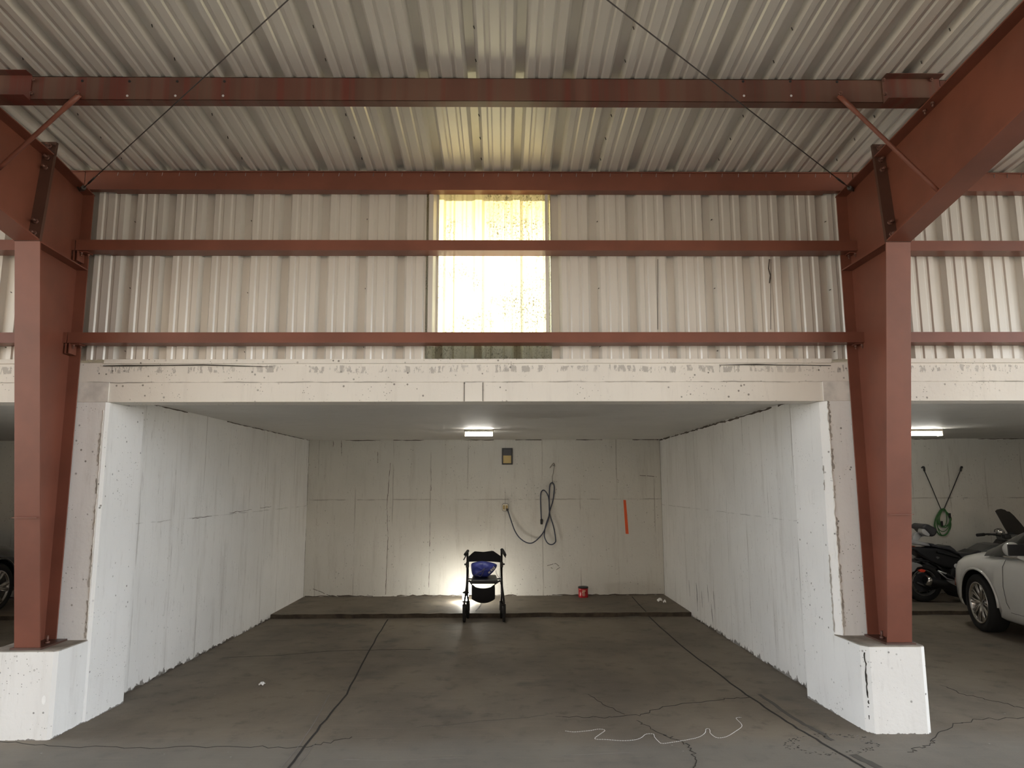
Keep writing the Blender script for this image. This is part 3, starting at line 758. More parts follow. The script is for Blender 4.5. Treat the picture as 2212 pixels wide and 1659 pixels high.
# framed plaque
a, b = bx(1084, 968), bx(1107, 1003.5)
pq = thing('wall_plaque', 'black framed plaque with a brass lower half, high on the back wall', 'plaque', ((a.x+b.x)/2, YB, (a.z+b.z)/2))
fw = .02
part(MB().box(a.x, b.x, YB-.035, YB-.001, b.z, b.z+fw).box(a.x, b.x, YB-.035, YB-.001, a.z-fw, a.z).box(a.x, a.x+fw, YB-.035, YB-.001, b.z+fw, a.z-fw).box(b.x-fw, b.x, YB-.035, YB-.001, b.z+fw, a.z-fw), 'frame', 'black', pq, bevel=.003)
mz = b.z+(a.z-b.z)*.55
part(MB().box(a.x+fw, b.x-fw, YB-.022, YB-.001, mz, a.z-fw), 'dark_panel', 'darkgrey', pq)
part(MB().box(a.x+fw, b.x-fw, YB-.024, YB-.001, b.z+fw, mz-.001), 'brass_plate', 'brass', pq)
# orange tape
tag(MB().prism([bx(1346.5, 1080)+Vector((0, -.002, 0)), bx(1352, 1080)+Vector((0, -.002, 0)), bx(1358, 1153.5)+Vector((0, -.002, 0)), bx(1351.5, 1153)+Vector((0, -.002, 0))], (0, .0018, 0)).build('tape_strip', 'orange'), 'bright orange strip of tape stuck on the back wall', 'tape')
# red can
c = at(1260, 1287, Y=10.70); zf = -.036
can = thing('plastic_can', 'red plastic coffee can with black lid on the floor by the back wall', 'can', (c.x, 10.70, zf))
r = at(1270.5, 1280, Y=10.70).x-c.x; hh = at(1260, 1267, Y=10.70).z-zf
part(MB().lathe([(0, 0), (r*.96, 0), (r, .008), (r, hh*.30), (r*.97, hh*.34), (r*.97, hh*.66), (r, hh*.7), (r, hh*.86), (r*.95, hh*.88), (0, hh*.88)], (c.x, 10.70, zf), (0, 0, 1)), 'body', 'canred', can)
part(MB().lathe([(0, hh*.86), (r*1.03, hh*.86), (r*1.03, hh*.97), (r*.99, hh), (r*.9, hh), (r*.88, hh*.985), (0, hh*.985)], (c.x, 10.70, zf), (0, 0, 1)), 'lid', 'black', can)
lb_ = MB()
def arcstrip(a0, a1, z0, z1, rr):
    n = 6; vs = []
    for i in range(n+1):
        t = -PI/2+a0+(a1-a0)*i/n
        for z in (z0, z1):
            for q in (rr+.0015, rr-.002): vs.append((c.x+q*math.cos(t), 10.70+q*math.sin(t), zf+z))
    fs = []
    for i in range(n): b_ = 4*i; fs += [(b_, b_+4, b_+6, b_+2), (b_, b_+1, b_+5, b_+4), (b_+2, b_+6, b_+7, b_+3)]
    lb_.add(vs, fs)
for a0, a1, z0, z1 in ((-.30, -.12, .60, .68), (-.10, .06, .585, .70), (.08, .36, .60, .70), (-.34, -.05, .46, .53), (-.02, .2, .45, .525), (-.32, .24, .34, .37), (-.3, .3, .26, .285), (-.2, .2, .17, .19)):
    arcstrip(a0, a1, z0*hh, z1*hh, r*.985+.003)
part(lb_, 'printing', 'cream', can)
# scraps of paper
def scrap(c, sx, sy, sz, seed, name, lab):
    r = random.Random(seed); n, m = 7, 6; vs = []
    for i in range(n):
        for j in range(m):
            u, v = i/(n-1)*2-1, j/(m-1)*2-1
            e = max(0, 1-(u*u+v*v)*.55)
            vs.append((c[0]+u*sx*(1-.25*abs(v))+r.uniform(-.1, .1)*sx, c[1]+v*sy+r.uniform(-.1, .1)*sy, c[2]+.002+sz*e*r.uniform(.45, 1.1)))
    mb = MB().add(vs, [(i*m+j, (i+1)*m+j, (i+1)*m+j+1, i*m+j+1) for i in range(n-1) for j in range(m-1)])
    o = mb.build(name, 'paper'); s_ = o.modifiers.new('t', 'SOLIDIFY'); s_.thickness = .0012
    return tag(o, lab, 'paper')
p = at(1425, 1299, Z=-.033); scrap((p.x, p.y, -.034), .038, .035, .055, 1, 'crumpled_tissue', 'white crumpled tissue in the back right corner of the middle bay')
p = at(1431, 1302, Z=-.033); scrap((p.x+.03, p.y, -.034), .022, .02, .05, 4, 'torn_tissue', 'smaller scrap of tissue just right of the crumpled one')
p = fpx(566, 1479); scrap((p.x, p.y, zfloor(p.y)), .026, .03, .022, 2, 'paper_scrap', 'small white scrap on the floor near the left wall')
# bead string
sp = [(1222, 1580), (1238, 1582), (1255, 1581), (1275, 1579), (1292, 1576), (1304, 1577), (1306, 1580), (1296, 1587), (1285, 1597), (1310, 1598.5), (1345, 1601), (1372, 1599), (1386, 1594), (1395, 1587), (1411, 1586.5), (1414, 1593), (1422, 1602), (1431, 1607), (1455, 1604), (1485, 1599), (1510, 1593), (1523, 1584), (1525, 1576), (1531, 1575), (1534, 1580), (1534, 1584), (1543, 1592), (1553, 1595), (1570, 1592), (1590, 1580), (1602, 1571), (1601, 1564), (1594, 1557), (1590, 1552), (1595, 1550.5), (1602, 1550.5)]
wp_ = smooth_path([fpx(x, y)+Vector((0, 0, .003)) for x, y in sp], 6)
bs_ = MB(); L = [0]
for p, q in zip(wp_, wp_[1:]): L.append(L[-1]+(q-p).length)
bs_.tube(wp_, .0006, 0, 4)
tot = L[-1]; n = int(tot/.016); j = 0
for k in range(n):
    d = k*tot/n
    while j < len(L)-2 and L[j+1] < d: j += 1
    t = (d-L[j])/max(1e-6, L[j+1]-L[j]); p = wp_[j].lerp(wp_[j+1], t)
    bs_.lathe([(0, -.0022), (.0019, -.001), (.0023, 0), (.0019, .001), (0, .0022)], p, (0, 0, 1), 6)
tag(bs_.build('bead_string', 'paper'), 'white beaded string lying in loops on the foreground floor', 'string')

# ceiling lamps
def lamp(x0, x1, yc, label, tilt=0):
    t = thing('ceiling_lamp', label, 'ceiling light', ((x0+x1)/2, yc, ZC), 'lit strip lights under the bay ceilings')
    part(MB().box(x0, x1, yc-.06, yc+.06, ZC-.03, ZC-.001), 'housing', 'outlet', t, bevel=.004)
    part(MB().tube([(x0+.01, yc, ZC-.055), (x1-.01, yc, ZC-.055)], .024, 0, 12), 'tube', 'tube', t)
    for x in (x0, x1-.012):
        part(MB().box(x, x+.012, yc-.06, yc+.06, ZC-.085, ZC-.03), 'end_cap', 'outlet', t)
a = at(1003, 937, Z=ZC-.05); b = at(1066, 937, Z=ZC-.05)
lamp(a.x, b.x, a.y, 'lit strip light under the ceiling of the middle bay')
a = at(1955, 936, Z=ZC-.05); b = at(2030, 936, Z=ZC-.05)
lamp(a.x, b.x, a.y, 'lit strip light in the right bay, just beside the right column')
# lantern behind the walker
p = at(1006, 1290, Y=10.30)
ln = thing('floor_lantern', 'small glowing lantern on the floor behind the walker', 'lantern', (p.x, 10.30, -.035))
part(MB().lathe([(0, 0), (.05, 0), (.05, .02), (.044, .024), (0, .024)], (p.x, 10.30, -.035), (0, 0, 1), 20), 'base', 'black', ln)
part(MB().lathe([(.02, .024), (.042, .026), (.042, .12), (.02, .122)], (p.x, 10.30, -.035), (0, 0, 1), 20), 'glow_tube', 'lantern', ln)
part(MB().lathe([(0, .122), (.048, .122), (.048, .132), (.02, .15), (0, .15)], (p.x, 10.30, -.035), (0, 0, 1), 20), 'cap', 'black', ln)

# ------------------------------------------------------------------ walker
YN, YF = 9.06, 9.30
wz = -.076
def wpx(x, y, Y=9.18): return at(x, y, Y=Y)
wk = thing('rollator_walker', 'black four-wheeled walker with a padded seat standing in the middle bay', 'walker', (-.235, 9.18, wz))
XLp, XRp = wpx(1009.5, 1240).x, wpx(1083.5, 1240).x
rw = .098
for sx, x, nm in ((-1, XLp, 'L'), (1, XRp, 'R')):
    xo = x+sx*.028
    ztop = wpx(1010, 1191).z if sx < 0 else wpx(1083, 1188).z
    # handle post, near leg, far leg
    part(MB().tube([(x, 9.20, ztop-.01), (x, 9.20, .40)], .014, 0, 10).tube([(x, 9.20, .46), (x+sx*.004, 9.16, .34), (xo, YN+.03, rw+.07), (xo, YN+.005, rw+.02)], .015, 0, 10), 'near_leg', 'blackmetal', wk)
    part(MB().tube([(x, 9.205, .36), (x, 9.25, .22), (x-sx*.004, YF, rw+wz+.13), (x-sx*.004, YF, rw+wz)], .013, 0, 10), 'far_leg', 'blackmetal', wk)
    # height clamp
    zc_ = wpx(1010, 1220).z
    part(MB().box(x-.02, x+.02, 9.18, 9.225, zc_-.035, zc_+.03).tube([(x, 9.2, zc_), (x+sx*.04, 9.2, zc_+.004)], .012, 0, 8), 'height_clamp', 'black', wk, bevel=.006)
    # hand grip and brake lever
    if sx < 0: g = [(x, 9.20, ztop), (x+.005, 9.16, ztop+.006), (x-.012, 9.06, ztop-.012), (x-.02, 8.98, ztop-.02)]; lv = [(x-.002, 9.19, ztop-.02), (x-.022, 9.14, ztop-.06), (x-.038, 9.04, ztop-.09)]
    else: g = [(x, 9.20, ztop), (x+.01, 9.16, ztop+.004), (x+.03, 9.06, ztop-.02), (x+.045, 8.98, ztop-.045)]; lv = [(x+.004, 9.18, ztop-.02), (x+.02, 9.12, ztop-.04), (x+.05, 9.04, ztop-.075)]
    part(MB().tube(smooth_path(g, 5), .017, 0, 10), 'hand_grip', 'rubber', wk)
    part(MB().tube(smooth_path(lv, 5), .007, 0, 8), 'brake_lever', 'black', wk)
    part(MB().tube(smooth_path([(x, 9.18, ztop-.03), (x-sx*.02, 9.16, .5), (x-sx*.015, 9.17, .38), (xo, 9.1, .2), (xo, YN, rw+wz+.1)], 6), .0035, 0, 6), 'brake_cable', 'black', wk)
    for yy, xx, lab in ((YN, xo, 0), (YF, x-sx*.004, 1)):
        w_ = part(MB().lathe([(rw*.72, -.014), (rw*.93, -.017), (rw, -.008), (rw, .008), (rw*.93, .017), (rw*.72, .014)], (xx, yy, wz+rw), (1, 0, 0), 28, closed=True), 'wheel', 'rubber', wk)
        hb = MB().lathe([(0, -.012), (.022, -.014), (.022, .014), (0, .012)], (xx, yy, wz+rw), (1, 0, 0), 14)
        for q in range(5):
            t = 2*PI*q/5; hb.tube([(xx, yy, wz+rw), (xx, yy+rw*.78*math.cos(t), wz+rw+rw*.78*math.sin(t))], .009, 0, 6)
        hb_ = hb.build('hub', 'darkgrey', None); hb_.parent = w_
        part(MB().box(xx-.024, xx+.024, yy-.008, yy+.014, wz+rw*2+.004, wz+rw*2+.018).tube([(xx+.019, yy, wz+rw), (xx+.019, yy, wz+rw*2+.01)], .006).tube([(xx-.019, yy, wz+rw), (xx-.019, yy, wz+rw*2+.01)], .006), 'fork', 'blackmetal', wk, bevel=.002)
zs_ = wpx(1050, 1250).z
part(MB().tube([(XLp, 9.2, zs_-.005), (XRp, 9.2, zs_-.005)], .009).tube([(XLp, 9.2, zs_-.035), (XRp, 9.2, zs_-.035)], .009), 'cross_bar', 'blackmetal', wk)
a, b = wpx(1018.5, 1245).x, wpx(1075, 1245).x
part(MB().prism([(a, 8.99, zs_-.04), (b+.005, 8.99, zs_-.04), (b-.02, 9.34, zs_-.02), (a+.01, 9.34, zs_-.02)], (0, 0, .05)), 'seat', 'vinyl', wk, bevel=.016, seg=3)
# back strap
bp = [(1010, 1204), (1024, 1192), (1044, 1194), (1065, 1191), (1081, 1202.5), (1084, 1215), (1065, 1215), (1046, 1212), (1024, 1213), (1010, 1214)]
bk = MB(); n = 21; top = []; bot = []
for i in range(n):
    u = i/(n-1); xx = 1010+74*u
    yt = (1204-12*u/.19 if u < .19 else 1192+2*(u-.19)/.27 if u < .46 else 1194-3*(u-.46)/.28 if u < .74 else 1191+12*(u-.74)/.26)
    yb_ = 1214+1.2*u
    bow = .10*(1-(2*u-1)**2)
    top.append(wpx(xx, yt, 9.24)+Vector((0, bow, 0))); bot.append(wpx(xx, yb_, 9.24)+Vector((0, bow, 0)))
th = Vector((0, .014, 0))
for i in range(n-1):
    bk.add([bot[i], bot[i+1], top[i+1], top[i], bot[i]+th, bot[i+1]+th, top[i+1]+th, top[i]+th], [(0, 1, 2, 3), (7, 6, 5, 4), (3, 2, 6, 7), (0, 4, 5, 1)])
part(bk, 'back_strap', 'fabric', wk, weld=True)
# basket pouch below the seat
pb = MB(); n = 13
T_ = []; B_ = []
for i in range(n):
    u = i/(n-1); xx = 1019+50*u; v = 1-(2*u-1)**2
    yt = 1264+5.5*v+(0 if .12 < u < .88 else -2); yb_ = 1294+8*v
    fw_ = .10*v**.5
    T_.append(wpx(xx, yt, 9.14)+Vector((0, -fw_*.6, 0))); B_.append(wpx(xx, yb_, 9.14)+Vector((0, -fw_*.4, 0)))
for i in range(n-1):
    bk_ = Vector((0, .20, 0))
    def back(p): return Vector((p.x, 9.30, p.z))
    m0 = T_[i].lerp(B_[i], .5)+Vector((0, -.02, 0)); m1 = T_[i+1].lerp(B_[i+1], .5)+Vector((0, -.02, 0))
    pb.add([B_[i], B_[i+1], m1, m0, T_[i+1], T_[i]], [(0, 1, 2, 3), (3, 2, 4, 5)], 0, True)
    pb.add([back(B_[i]), back(B_[i+1]), back(T_[i+1])-Vector((0, 0, .06)), back(T_[i])-Vector((0, 0, .06)), B_[i], B_[i+1]], [(3, 2, 1, 0), (0, 1, 5, 4)], 0, True)
part(pb, 'under_seat_pouch', 'fabric', wk, weld=True)
part(MB().tube([T_[0], wpx(1014, 1254, 9.18)], .01), 'pouch_strap', 'fabric', wk)
part(MB().tube([T_[-1], wpx(1080, 1254, 9.18)], .01), 'pouch_strap', 'fabric', wk)
# blue drawstring bag on the seat
bo_ = [(1017, 1219), (1019, 1216), (1037, 1211.5), (1050, 1213), (1063, 1215), (1070, 1218), (1075.5, 1220), (1071, 1230), (1059, 1242.5), (1052, 1248), (1040, 1248), (1027, 1247), (1020, 1244), (1018, 1234)]
bg = MB(); rings = []
cpt = Vector((1043, 1230, 0))
for d, sc_ in ((0, 1.0), (.05, .97), (.09, .80), (.115, .45), (.12, .05)):
    rings.append([wpx(cpt.x+(x-cpt.x)*sc_, cpt.y+(y-cpt.y)*sc_+ (1.5*(1-sc_)), 9.19-d)+Vector((R.uniform(-.003, .003), R.uniform(-.012, .012) if d else 0, 0)) for x, y in bo_])
rings.insert(0, [p+Vector((0, .07, 0)) for p in rings[0]])
n = len(bo_); vs = [p for r_ in rings for p in r_]
fs = [(k*n+i, k*n+(i+1) % n, (k+1)*n+(i+1) % n, (k+1)*n+i) for k in range(len(rings)-1) for i in range(n)]+[tuple(range(n-1, -1, -1)), tuple((len(rings)-1)*n+i for i in range(n))]
bag = thing('drawstring_bag', 'blue nylon drawstring bag resting on the walker seat', 'bag', wpx(1043, 1247, 9.16))
part(MB().add(vs, fs, 0, True), 'sack', 'blue', bag, sub=2)
part(MB().tube(smooth_path([wpx(x, y, 9.19-d) for x, y, d in ((1047, 1227, .13), (1040, 1234, .15), (1026, 1242, .13), (1033, 1243, .14), (1037, 1246, .14), (1042, 1240, .14), (1046, 1229, .13))], 5), .0035, 0, 6), 'drawstring', 'cordgrey', bag)
part(MB().tube(smooth_path([wpx(x, y, 9.17) for x, y in ((1071, 1232), (1072, 1238), (1075, 1244), (1079, 1248.5))], 4), .003, 0, 6), 'loose_cord', 'cordgrey', bag)
pr_ = MB()
for k, (x, y, w_, h_) in enumerate([(1057, 1236.5, 4.6, 3.4), (1061.5, 1231.5, 3.6, 4.5), (1065, 1228.6, 2.6, 4.2), (1068, 1227.2, 2.6, 3.4), (1066.5, 1224.8, 1.5, 3.6)]):
    c_ = wpx(x, y, 9.078); u_ = Vector((.75, .05, .55)).normalized(); v_ = Vector((-.5, -.05, .85)).normalized(); q = .0060
    pr_.prism([c_-u_*w_*.5*q-v_*h_*.5*q, c_+u_*w_*.5*q-v_*h_*.5*q, c_+u_*w_*.5*q+v_*h_*.5*q, c_-u_*w_*.5*q+v_*h_*.5*q], (0, .012, 0))
part(pr_, 'printing', 'ltgrey', bag)

# ------------------------------------------------------------------ right bay: bungee, green cord
bgk = thing('bungee_cord', 'black elastic cord hooked in a V on the right bay back wall', 'elastic cord', bx(2033, 1098))
pts = [bx(1994, 1016), bx(2012, 1057), bx(2029, 1098)]
part(MB().tube([p+Vector((0, -.03, 0)) for p in pts]+[bx(2034, 1101)+Vector((0, -.05, 0)), bx(2037, 1098)+Vector((0, -.03, 0))]+[p+Vector((0, -.03, 0)) for p in (bx(2055, 1057), bx(2072, 1016))], .0065, 0, 6), 'elastic', 'black', bgk)
for x, sg in ((1994, -1), (2073, 1)):
    part(MB().tube(smooth_path([bx(x+.5*-sg, 1018)+Vector((0, -.03, 0)), bx(x, 1012)+Vector((0, -.03, 0)), bx(x+1*sg*.2, 1009)+Vector((0, -.03, 0)), bx(x+3*sg, 1008.5)+Vector((0, -.025, 0)), bx(x+4*sg, 1011)+Vector((0, -.01, 0))], 4), [.014]*6+[.010]*11, 0, 8), 'hook', 'black', bgk)
gc = thing('green_cord_coil', 'coil of green cord hanging from the elastic cord in the right bay', 'cord', bx(2033, 1125))
loops = []
for k in range(9):
    r_ = random.Random(k+20)
    w_ = r_.uniform(7, 17); dx = r_.uniform(-5, 6)*(1-w_/22); h0 = 1098+r_.uniform(0, 4); h1 = r_.uniform(1134, 1157) if k > 1 else 1156
    if k < 2: w_, dx = 17.5, (-1 if k else 1)
    cy_ = (h0+h1)/2; hh_ = (h1-h0)/2
    for q in range(18):
        t = 2*PI*q/18
        sq = 1-.35*max(0, math.cos(t))
        loops.append(bx(2033.5+dx*(1-max(0, math.cos(t)))+w_*math.sin(t)*sq, cy_-hh_*math.cos(t))+Vector((0, -.03-.004*k+r_.uniform(-.004, .004), 0)))
part(MB().tube(smooth_path(loops, 2), .0062, 0, 6), 'cable', 'green', gc)
for x, y in ((2045, 1113), (2028, 1130)):
    p = bx(x, y)+Vector((0, -.075, 0)); part(MB().box(p.x-.014, p.x+.014, p.y-.012, p.y+.012, p.z-.04, p.z+.035), 'plug', 'black', gc, bevel=.006)

# ------------------------------------------------------------------ vehicles
def catmull(keys, x):
    """keys sorted [(x, v...)] smooth interpolation"""
    n = len(keys)
    i = max(0, min(n-2, next((k-1 for k in range(1, n) if x <= keys[k][0]), n-2)))
    p1, p2 = keys[i], keys[i+1]; p0 = keys[i-1] if i else p1; p3 = keys[i+2] if i+2 < n else p2
    h = p2[0]-p1[0]; t = (x-p1[0])/h; out = []
    for c in range(1, len(p1)):
        m1 = (p2[c]-p0[c])/(p2[0]-p0[0])*h; m2 = (p3[c]-p1[c])/(p3[0]-p1[0])*h
        out.append((2*t**3-3*t*t+1)*p1[c]+(t**3-2*t*t+t)*m1+(-2*t**3+3*t*t)*p2[c]+(t**3-t*t)*m2)
    return out
def turn(mb, c, a):
    c = Vector(c); m = Matrix.Rotation(a, 3, 'Z'); mb.v = [tuple(c+m @ (Vector(v)-c)) for v in mb.v]; return mb
def make_car(lab, paint, x_side, y_wheel, zg, mir, steer=0):
    """nose toward +Y.  x_side: X of the visible flank; mir=+1 when the flank seen faces -X"""
    W2, RW, WB = .89, .318, 2.72
    xc = x_side+W2*mir
    # stations along Y relative to front axle: (s, halfwidth, z sill, z shoulder, z top)
    K = [(-3.55, .62, .34, .72, .80), (-3.42, .76, .24, .80, .90), (-3.0, .85, .20, .86, .98), (-2.72, .88, .19, .88, 1.0), (-2.0, .89, .17, .88, .98), (-1.0, .89, .17, .86, .96),
         (-.55, .885, .17, .84, .95), (0, .88, .18, .80, .91), (.35, .855, .19, .755, .865), (.56, .79, .20, .70, .81), (.70, .66, .22, .60, .72), (.78, .48, .26, .50, .60), (.805, .30, .30, .44, .50)]
    root = thing('car', lab, 'car', (xc, y_wheel-WB/2, zg))
    N_ = 60; vs = []; secn = 0
    for i in range(N_+1):
        s = K[0][0]+(K[-1][0]-K[0][0])*(1-(1-i/N_)**1.0)
        w, zb, zsh, zt = catmull(K, s)
        sec = [(0, zb), (w*.86, zb), (w*.955, zb+.05), (w*.985, zb+.14), (w*1.0, (zb+zsh)*.5+.06), (w*.985, zsh-.07), (w*.95, zsh), (w*.86, zsh+(zt-zsh)*.52), (w*.68, zsh+(zt-zsh)*.82), (w*.35, zt), (0, zt+.012)]
        full = sec+[(-a, b) for a, b in reversed(sec[1:-1])]
        secn = len(full)
        vs += [(xc+a, y_wheel+s, zg+b) for a, b in full]
    fs = [(i*secn+j, i*secn+(j+1) % secn, (i+1)*secn+(j+1) % secn, (i+1)*secn+j) for i in range(N_) for j in range(secn)]
    fs += [tuple(range(secn-1, -1, -1)), tuple(N_*secn+j for j in range(secn))]
    body = MB().add(vs, fs, 0, True).build('tmp', [paint, 'black'])
    dg = bpy.context.evaluated_depsgraph_get
    cut = []
    for s in (0, -WB):
        for sx in (-1, 1):
            c = MB().lathe([(0, -.22), (RW+.052, -.22), (RW+.052, .22), (0, .22)], (xc+sx*(W2-.02), y_wheel+s, zg+RW+.005), (1, 0, 0), 40, 0, False).build('cut', 'black', weld=True)
            cut.append(c)
            m = body.modifiers.new('b', 'BOOLEAN'); m.operation = 'DIFFERENCE'; m.object = c; m.solver = 'EXACT'; m.material_mode = 'TRANSFER'
    bpy.context.view_layer.update()
    me = bpy.data.meshes.new_from_object(body.evaluated_get(dg()))
    bo = bpy.data.objects.new('body', me); COL.objects.link(bo); under(bo, root)
    for c in cut+[body]: bpy.data.objects.remove(c, do_unlink=True)
    me.name = 'body'
    # arch lips
    for s in (0, -WB):
        for sx in (-1, 1):
            lp = MB(); w0 = catmull(K, s)[0]
            pts = []
            for k in range(19):
                t = PI*(.0+1.0*k/18); yy = s+(RW+.056)*math.cos(t); ww = catmull(K, max(K[0][0], min(.8, yy)))[0]
                pts.append((xc+sx*(ww*.995), y_wheel+yy, zg+RW+.005+(RW+.056)*math.sin(t)))
            part(lp.tube(pts, .014, 0, 8), 'arch_lip', paint, root)
    # cabin
    G = [(-3.15, .60, .98, 1.0), (-2.7, .66, .96, 1.20), (-2.1, .68, .95, 1.335), (-1.5, .69, .94, 1.37), (-.95, .70, .93, 1.33), (-.45, .71, .93, 1.13), (-.12, .70, .90, .94)]
    vs = []; n = 30
    for i in range(n+1):
        s = G[0][0]+(G[-1][0]-G[0][0])*i/n; w, zb, zt = catmull(G, s)
        sec = [(w*1.18, zb-.05), (w*1.12, zb+(zt-zb)*.3), (w*.98, zb+(zt-zb)*.75), (w*.86, zt-.03), (w*.6, zt), (0, zt+.015)]
        full = sec+[(-a, b) for a, b in reversed(sec[:-1])]; vs += [(xc+a, y_wheel+s, zg+b) for a, b in full]
    m_ = 11
    gb = MB()
    gb.add(vs, [(i*m_+j, i*m_+j+1, (i+1)*m_+j+1, (i+1)*m_+j) for i in range(n) for j in range(m_-1)], 0, True)
    for q in range(len(gb.f)):
        i, j = divmod(q, m_-1)
        if 7 < i < 22 and 2 <= j <= 7: gb.mi[q] = 1
        if j in (0, 9): gb.mi[q] = 0
    part(gb, 'cabin', ['glass', paint], root)
    # wheels
    for s in (0, -WB):
        for sx in (-1, 1):
            cx_ = xc+sx*(W2-.125); cz_ = zg+RW; cy_ = y_wheel+s
            st = math.radians(steer) if s == 0 else 0
            t_ = part(turn(MB().lathe([(RW*.70, -.095), (RW*.93, -.105), (RW*.985, -.085), (RW, -.05), (RW, .05), (RW*.985, .085), (RW*.93, .105), (RW*.70, .095)], (cx_, cy_, cz_), (sx, 0, 0), 44, closed=True), (cx_, cy_, cz_), st), 'wheel', 'rubber', root)
            rm = MB(); rr = RW*.70
            rm.lathe([(rr*.90, .02), (rr*1.0, .085), (rr*1.03, .10), (rr*.96, .098), (rr*.93, .075), (rr*.86, .0)], (cx_, cy_, cz_), (sx, 0, 0), 44)
            rm.lathe([(0, .055), (rr*.13, .06), (rr*.20, .05), (rr*.22, .0)], (cx_, cy_, cz_), (sx, 0, 0), 20)
            for q in range(10 if paint == 'carwhite' else 5):
                for e in ((-.10, .10) if paint == 'carwhite' else (-.2, .2)):
                    nsp = 10 if paint == 'carwhite' else 5
                    t = 2*PI*q/nsp+e; t0 = 2*PI*q/nsp+e*.4
                    a = Vector((cx_+sx*.058, cy_+rr*.14*math.cos(t0), cz_+rr*.14*math.sin(t0))); b = Vector((cx_+sx*.078, cy_+rr*.97*math.cos(t), cz_+rr*.97*math.sin(t)))
                    rm.tube([a, a.lerp(b, .5), b], [.012, .010, .013] if nsp == 10 else [.022, .022, .032], 0, 6)
            turn(rm, (cx_, cy_, cz_), st)
            o_ = rm.build('rim', 'chrome', None); o_.parent = t_
            o_ = turn(MB().lathe([(0, -.02), (rr*.9, -.02), (rr*.9, 0), (0, 0)], (cx_, cy_, cz_), (sx, 0, 0), 30, 0, False), (cx_, cy_, cz_), st).build('brake_disc', 'grey', None); o_.parent = t_
    # door mirror, lamps, marker, door seam, grille, plate-free bumper
    for sx in (-1, 1):
        mx = xc+sx*(W2+.09); my = y_wheel-.84; mz = zg+.985
        mi_ = part(MB().lathe([(0, -.075), (.062, -.07), (.078, -.03), (.074, .02), (.05, .065), (0, .08)], (mx, my, mz), (0, 1, .0), 20), 'door_mirror', paint, root)
        o_ = MB().box(mx-.082, mx+.082, my-.086, my-.07, mz-.058, mz+.058).build('mirror_glass', 'black', None, bevel=.02); o_.parent = mi_
        o_ = MB().tube([(mx-sx*.04, my-.01, mz-.05), (mx-sx*.14, my, mz-.10)], .028, 0, 10).build('mirror_stalk', paint, None); o_.parent = mi_
        w = catmull(K, .55)[0]
        part(MB().tube(smooth_path([(xc+sx*w*1.0, y_wheel+.55, zg+.44), (xc+sx*w*.985, y_wheel+.555, zg+.52)], 4), [.010]*5, 0, 8), 'side_marker', 'amber', root)
        w1 = catmull(K, .50)[0]; w2 = catmull(K, .72)[0]
        part(MB().tube(smooth_path([(xc+sx*(w1-.03), y_wheel+.51, zg+.67), (xc+sx*(w2+.01), y_wheel+.67, zg+.63), (xc+sx*.50, y_wheel+.755, zg+.585)], 4), .028, 0, 10), 'head_lamp', 'headlamp', root)
        d = MB(); wd = catmull(K, -.62)[0]
        d.tube([(xc+sx*wd*.958, y_wheel-.60, zg+.235), (xc+sx*wd*1.0, y_wheel-.53, zg+.40), (xc+sx*wd*1.001, y_wheel-.50, zg+.56), (xc+sx*wd*.985, y_wheel-.50, zg+.77), (xc+sx*wd*.95, y_wheel-.52, zg+.85)], .0022, 0, 6)
        d.tube([(xc+sx*wd*.985, y_wheel-.57, zg+.305), (xc+sx*wd*.985, y_wheel-1.7, zg+.305)], .0022, 0, 6)
        part(d, 'door_seam', 'black', root)
        part(MB().tube([(xc+sx*wd*.955, y_wheel-.5, zg+.88), (xc+sx*wd*.955, y_wheel-2.6, zg+.90)], .010, 0, 6), 'window_trim', 'chrome', root)
    part(MB().box(xc-.38, xc+.38, y_wheel+.73, y_wheel+.80, zg+.33, zg+.46), 'grille', 'black', root, bevel=.02)
    return root
p = at(2121, 1360, Z=-.058)
wcar = make_car('white sedan parked nose-in in the right bay, in front of the motorcycle', 'carwhite', 5.385, 8.22, -.060, 1, -8)
a_ = math.radians(-3); P_ = Vector((5.5, 8.22, -.06)); wcar.location = P_+Matrix.Rotation(a_, 3, 'Z') @ (wcar.location-P_); wcar.rotation_euler.z = a_
make_car('dark grey car in the left bay, its front wheel showing beside the left column', 'cargrey', -6.62, 9.62, -.036, -1)

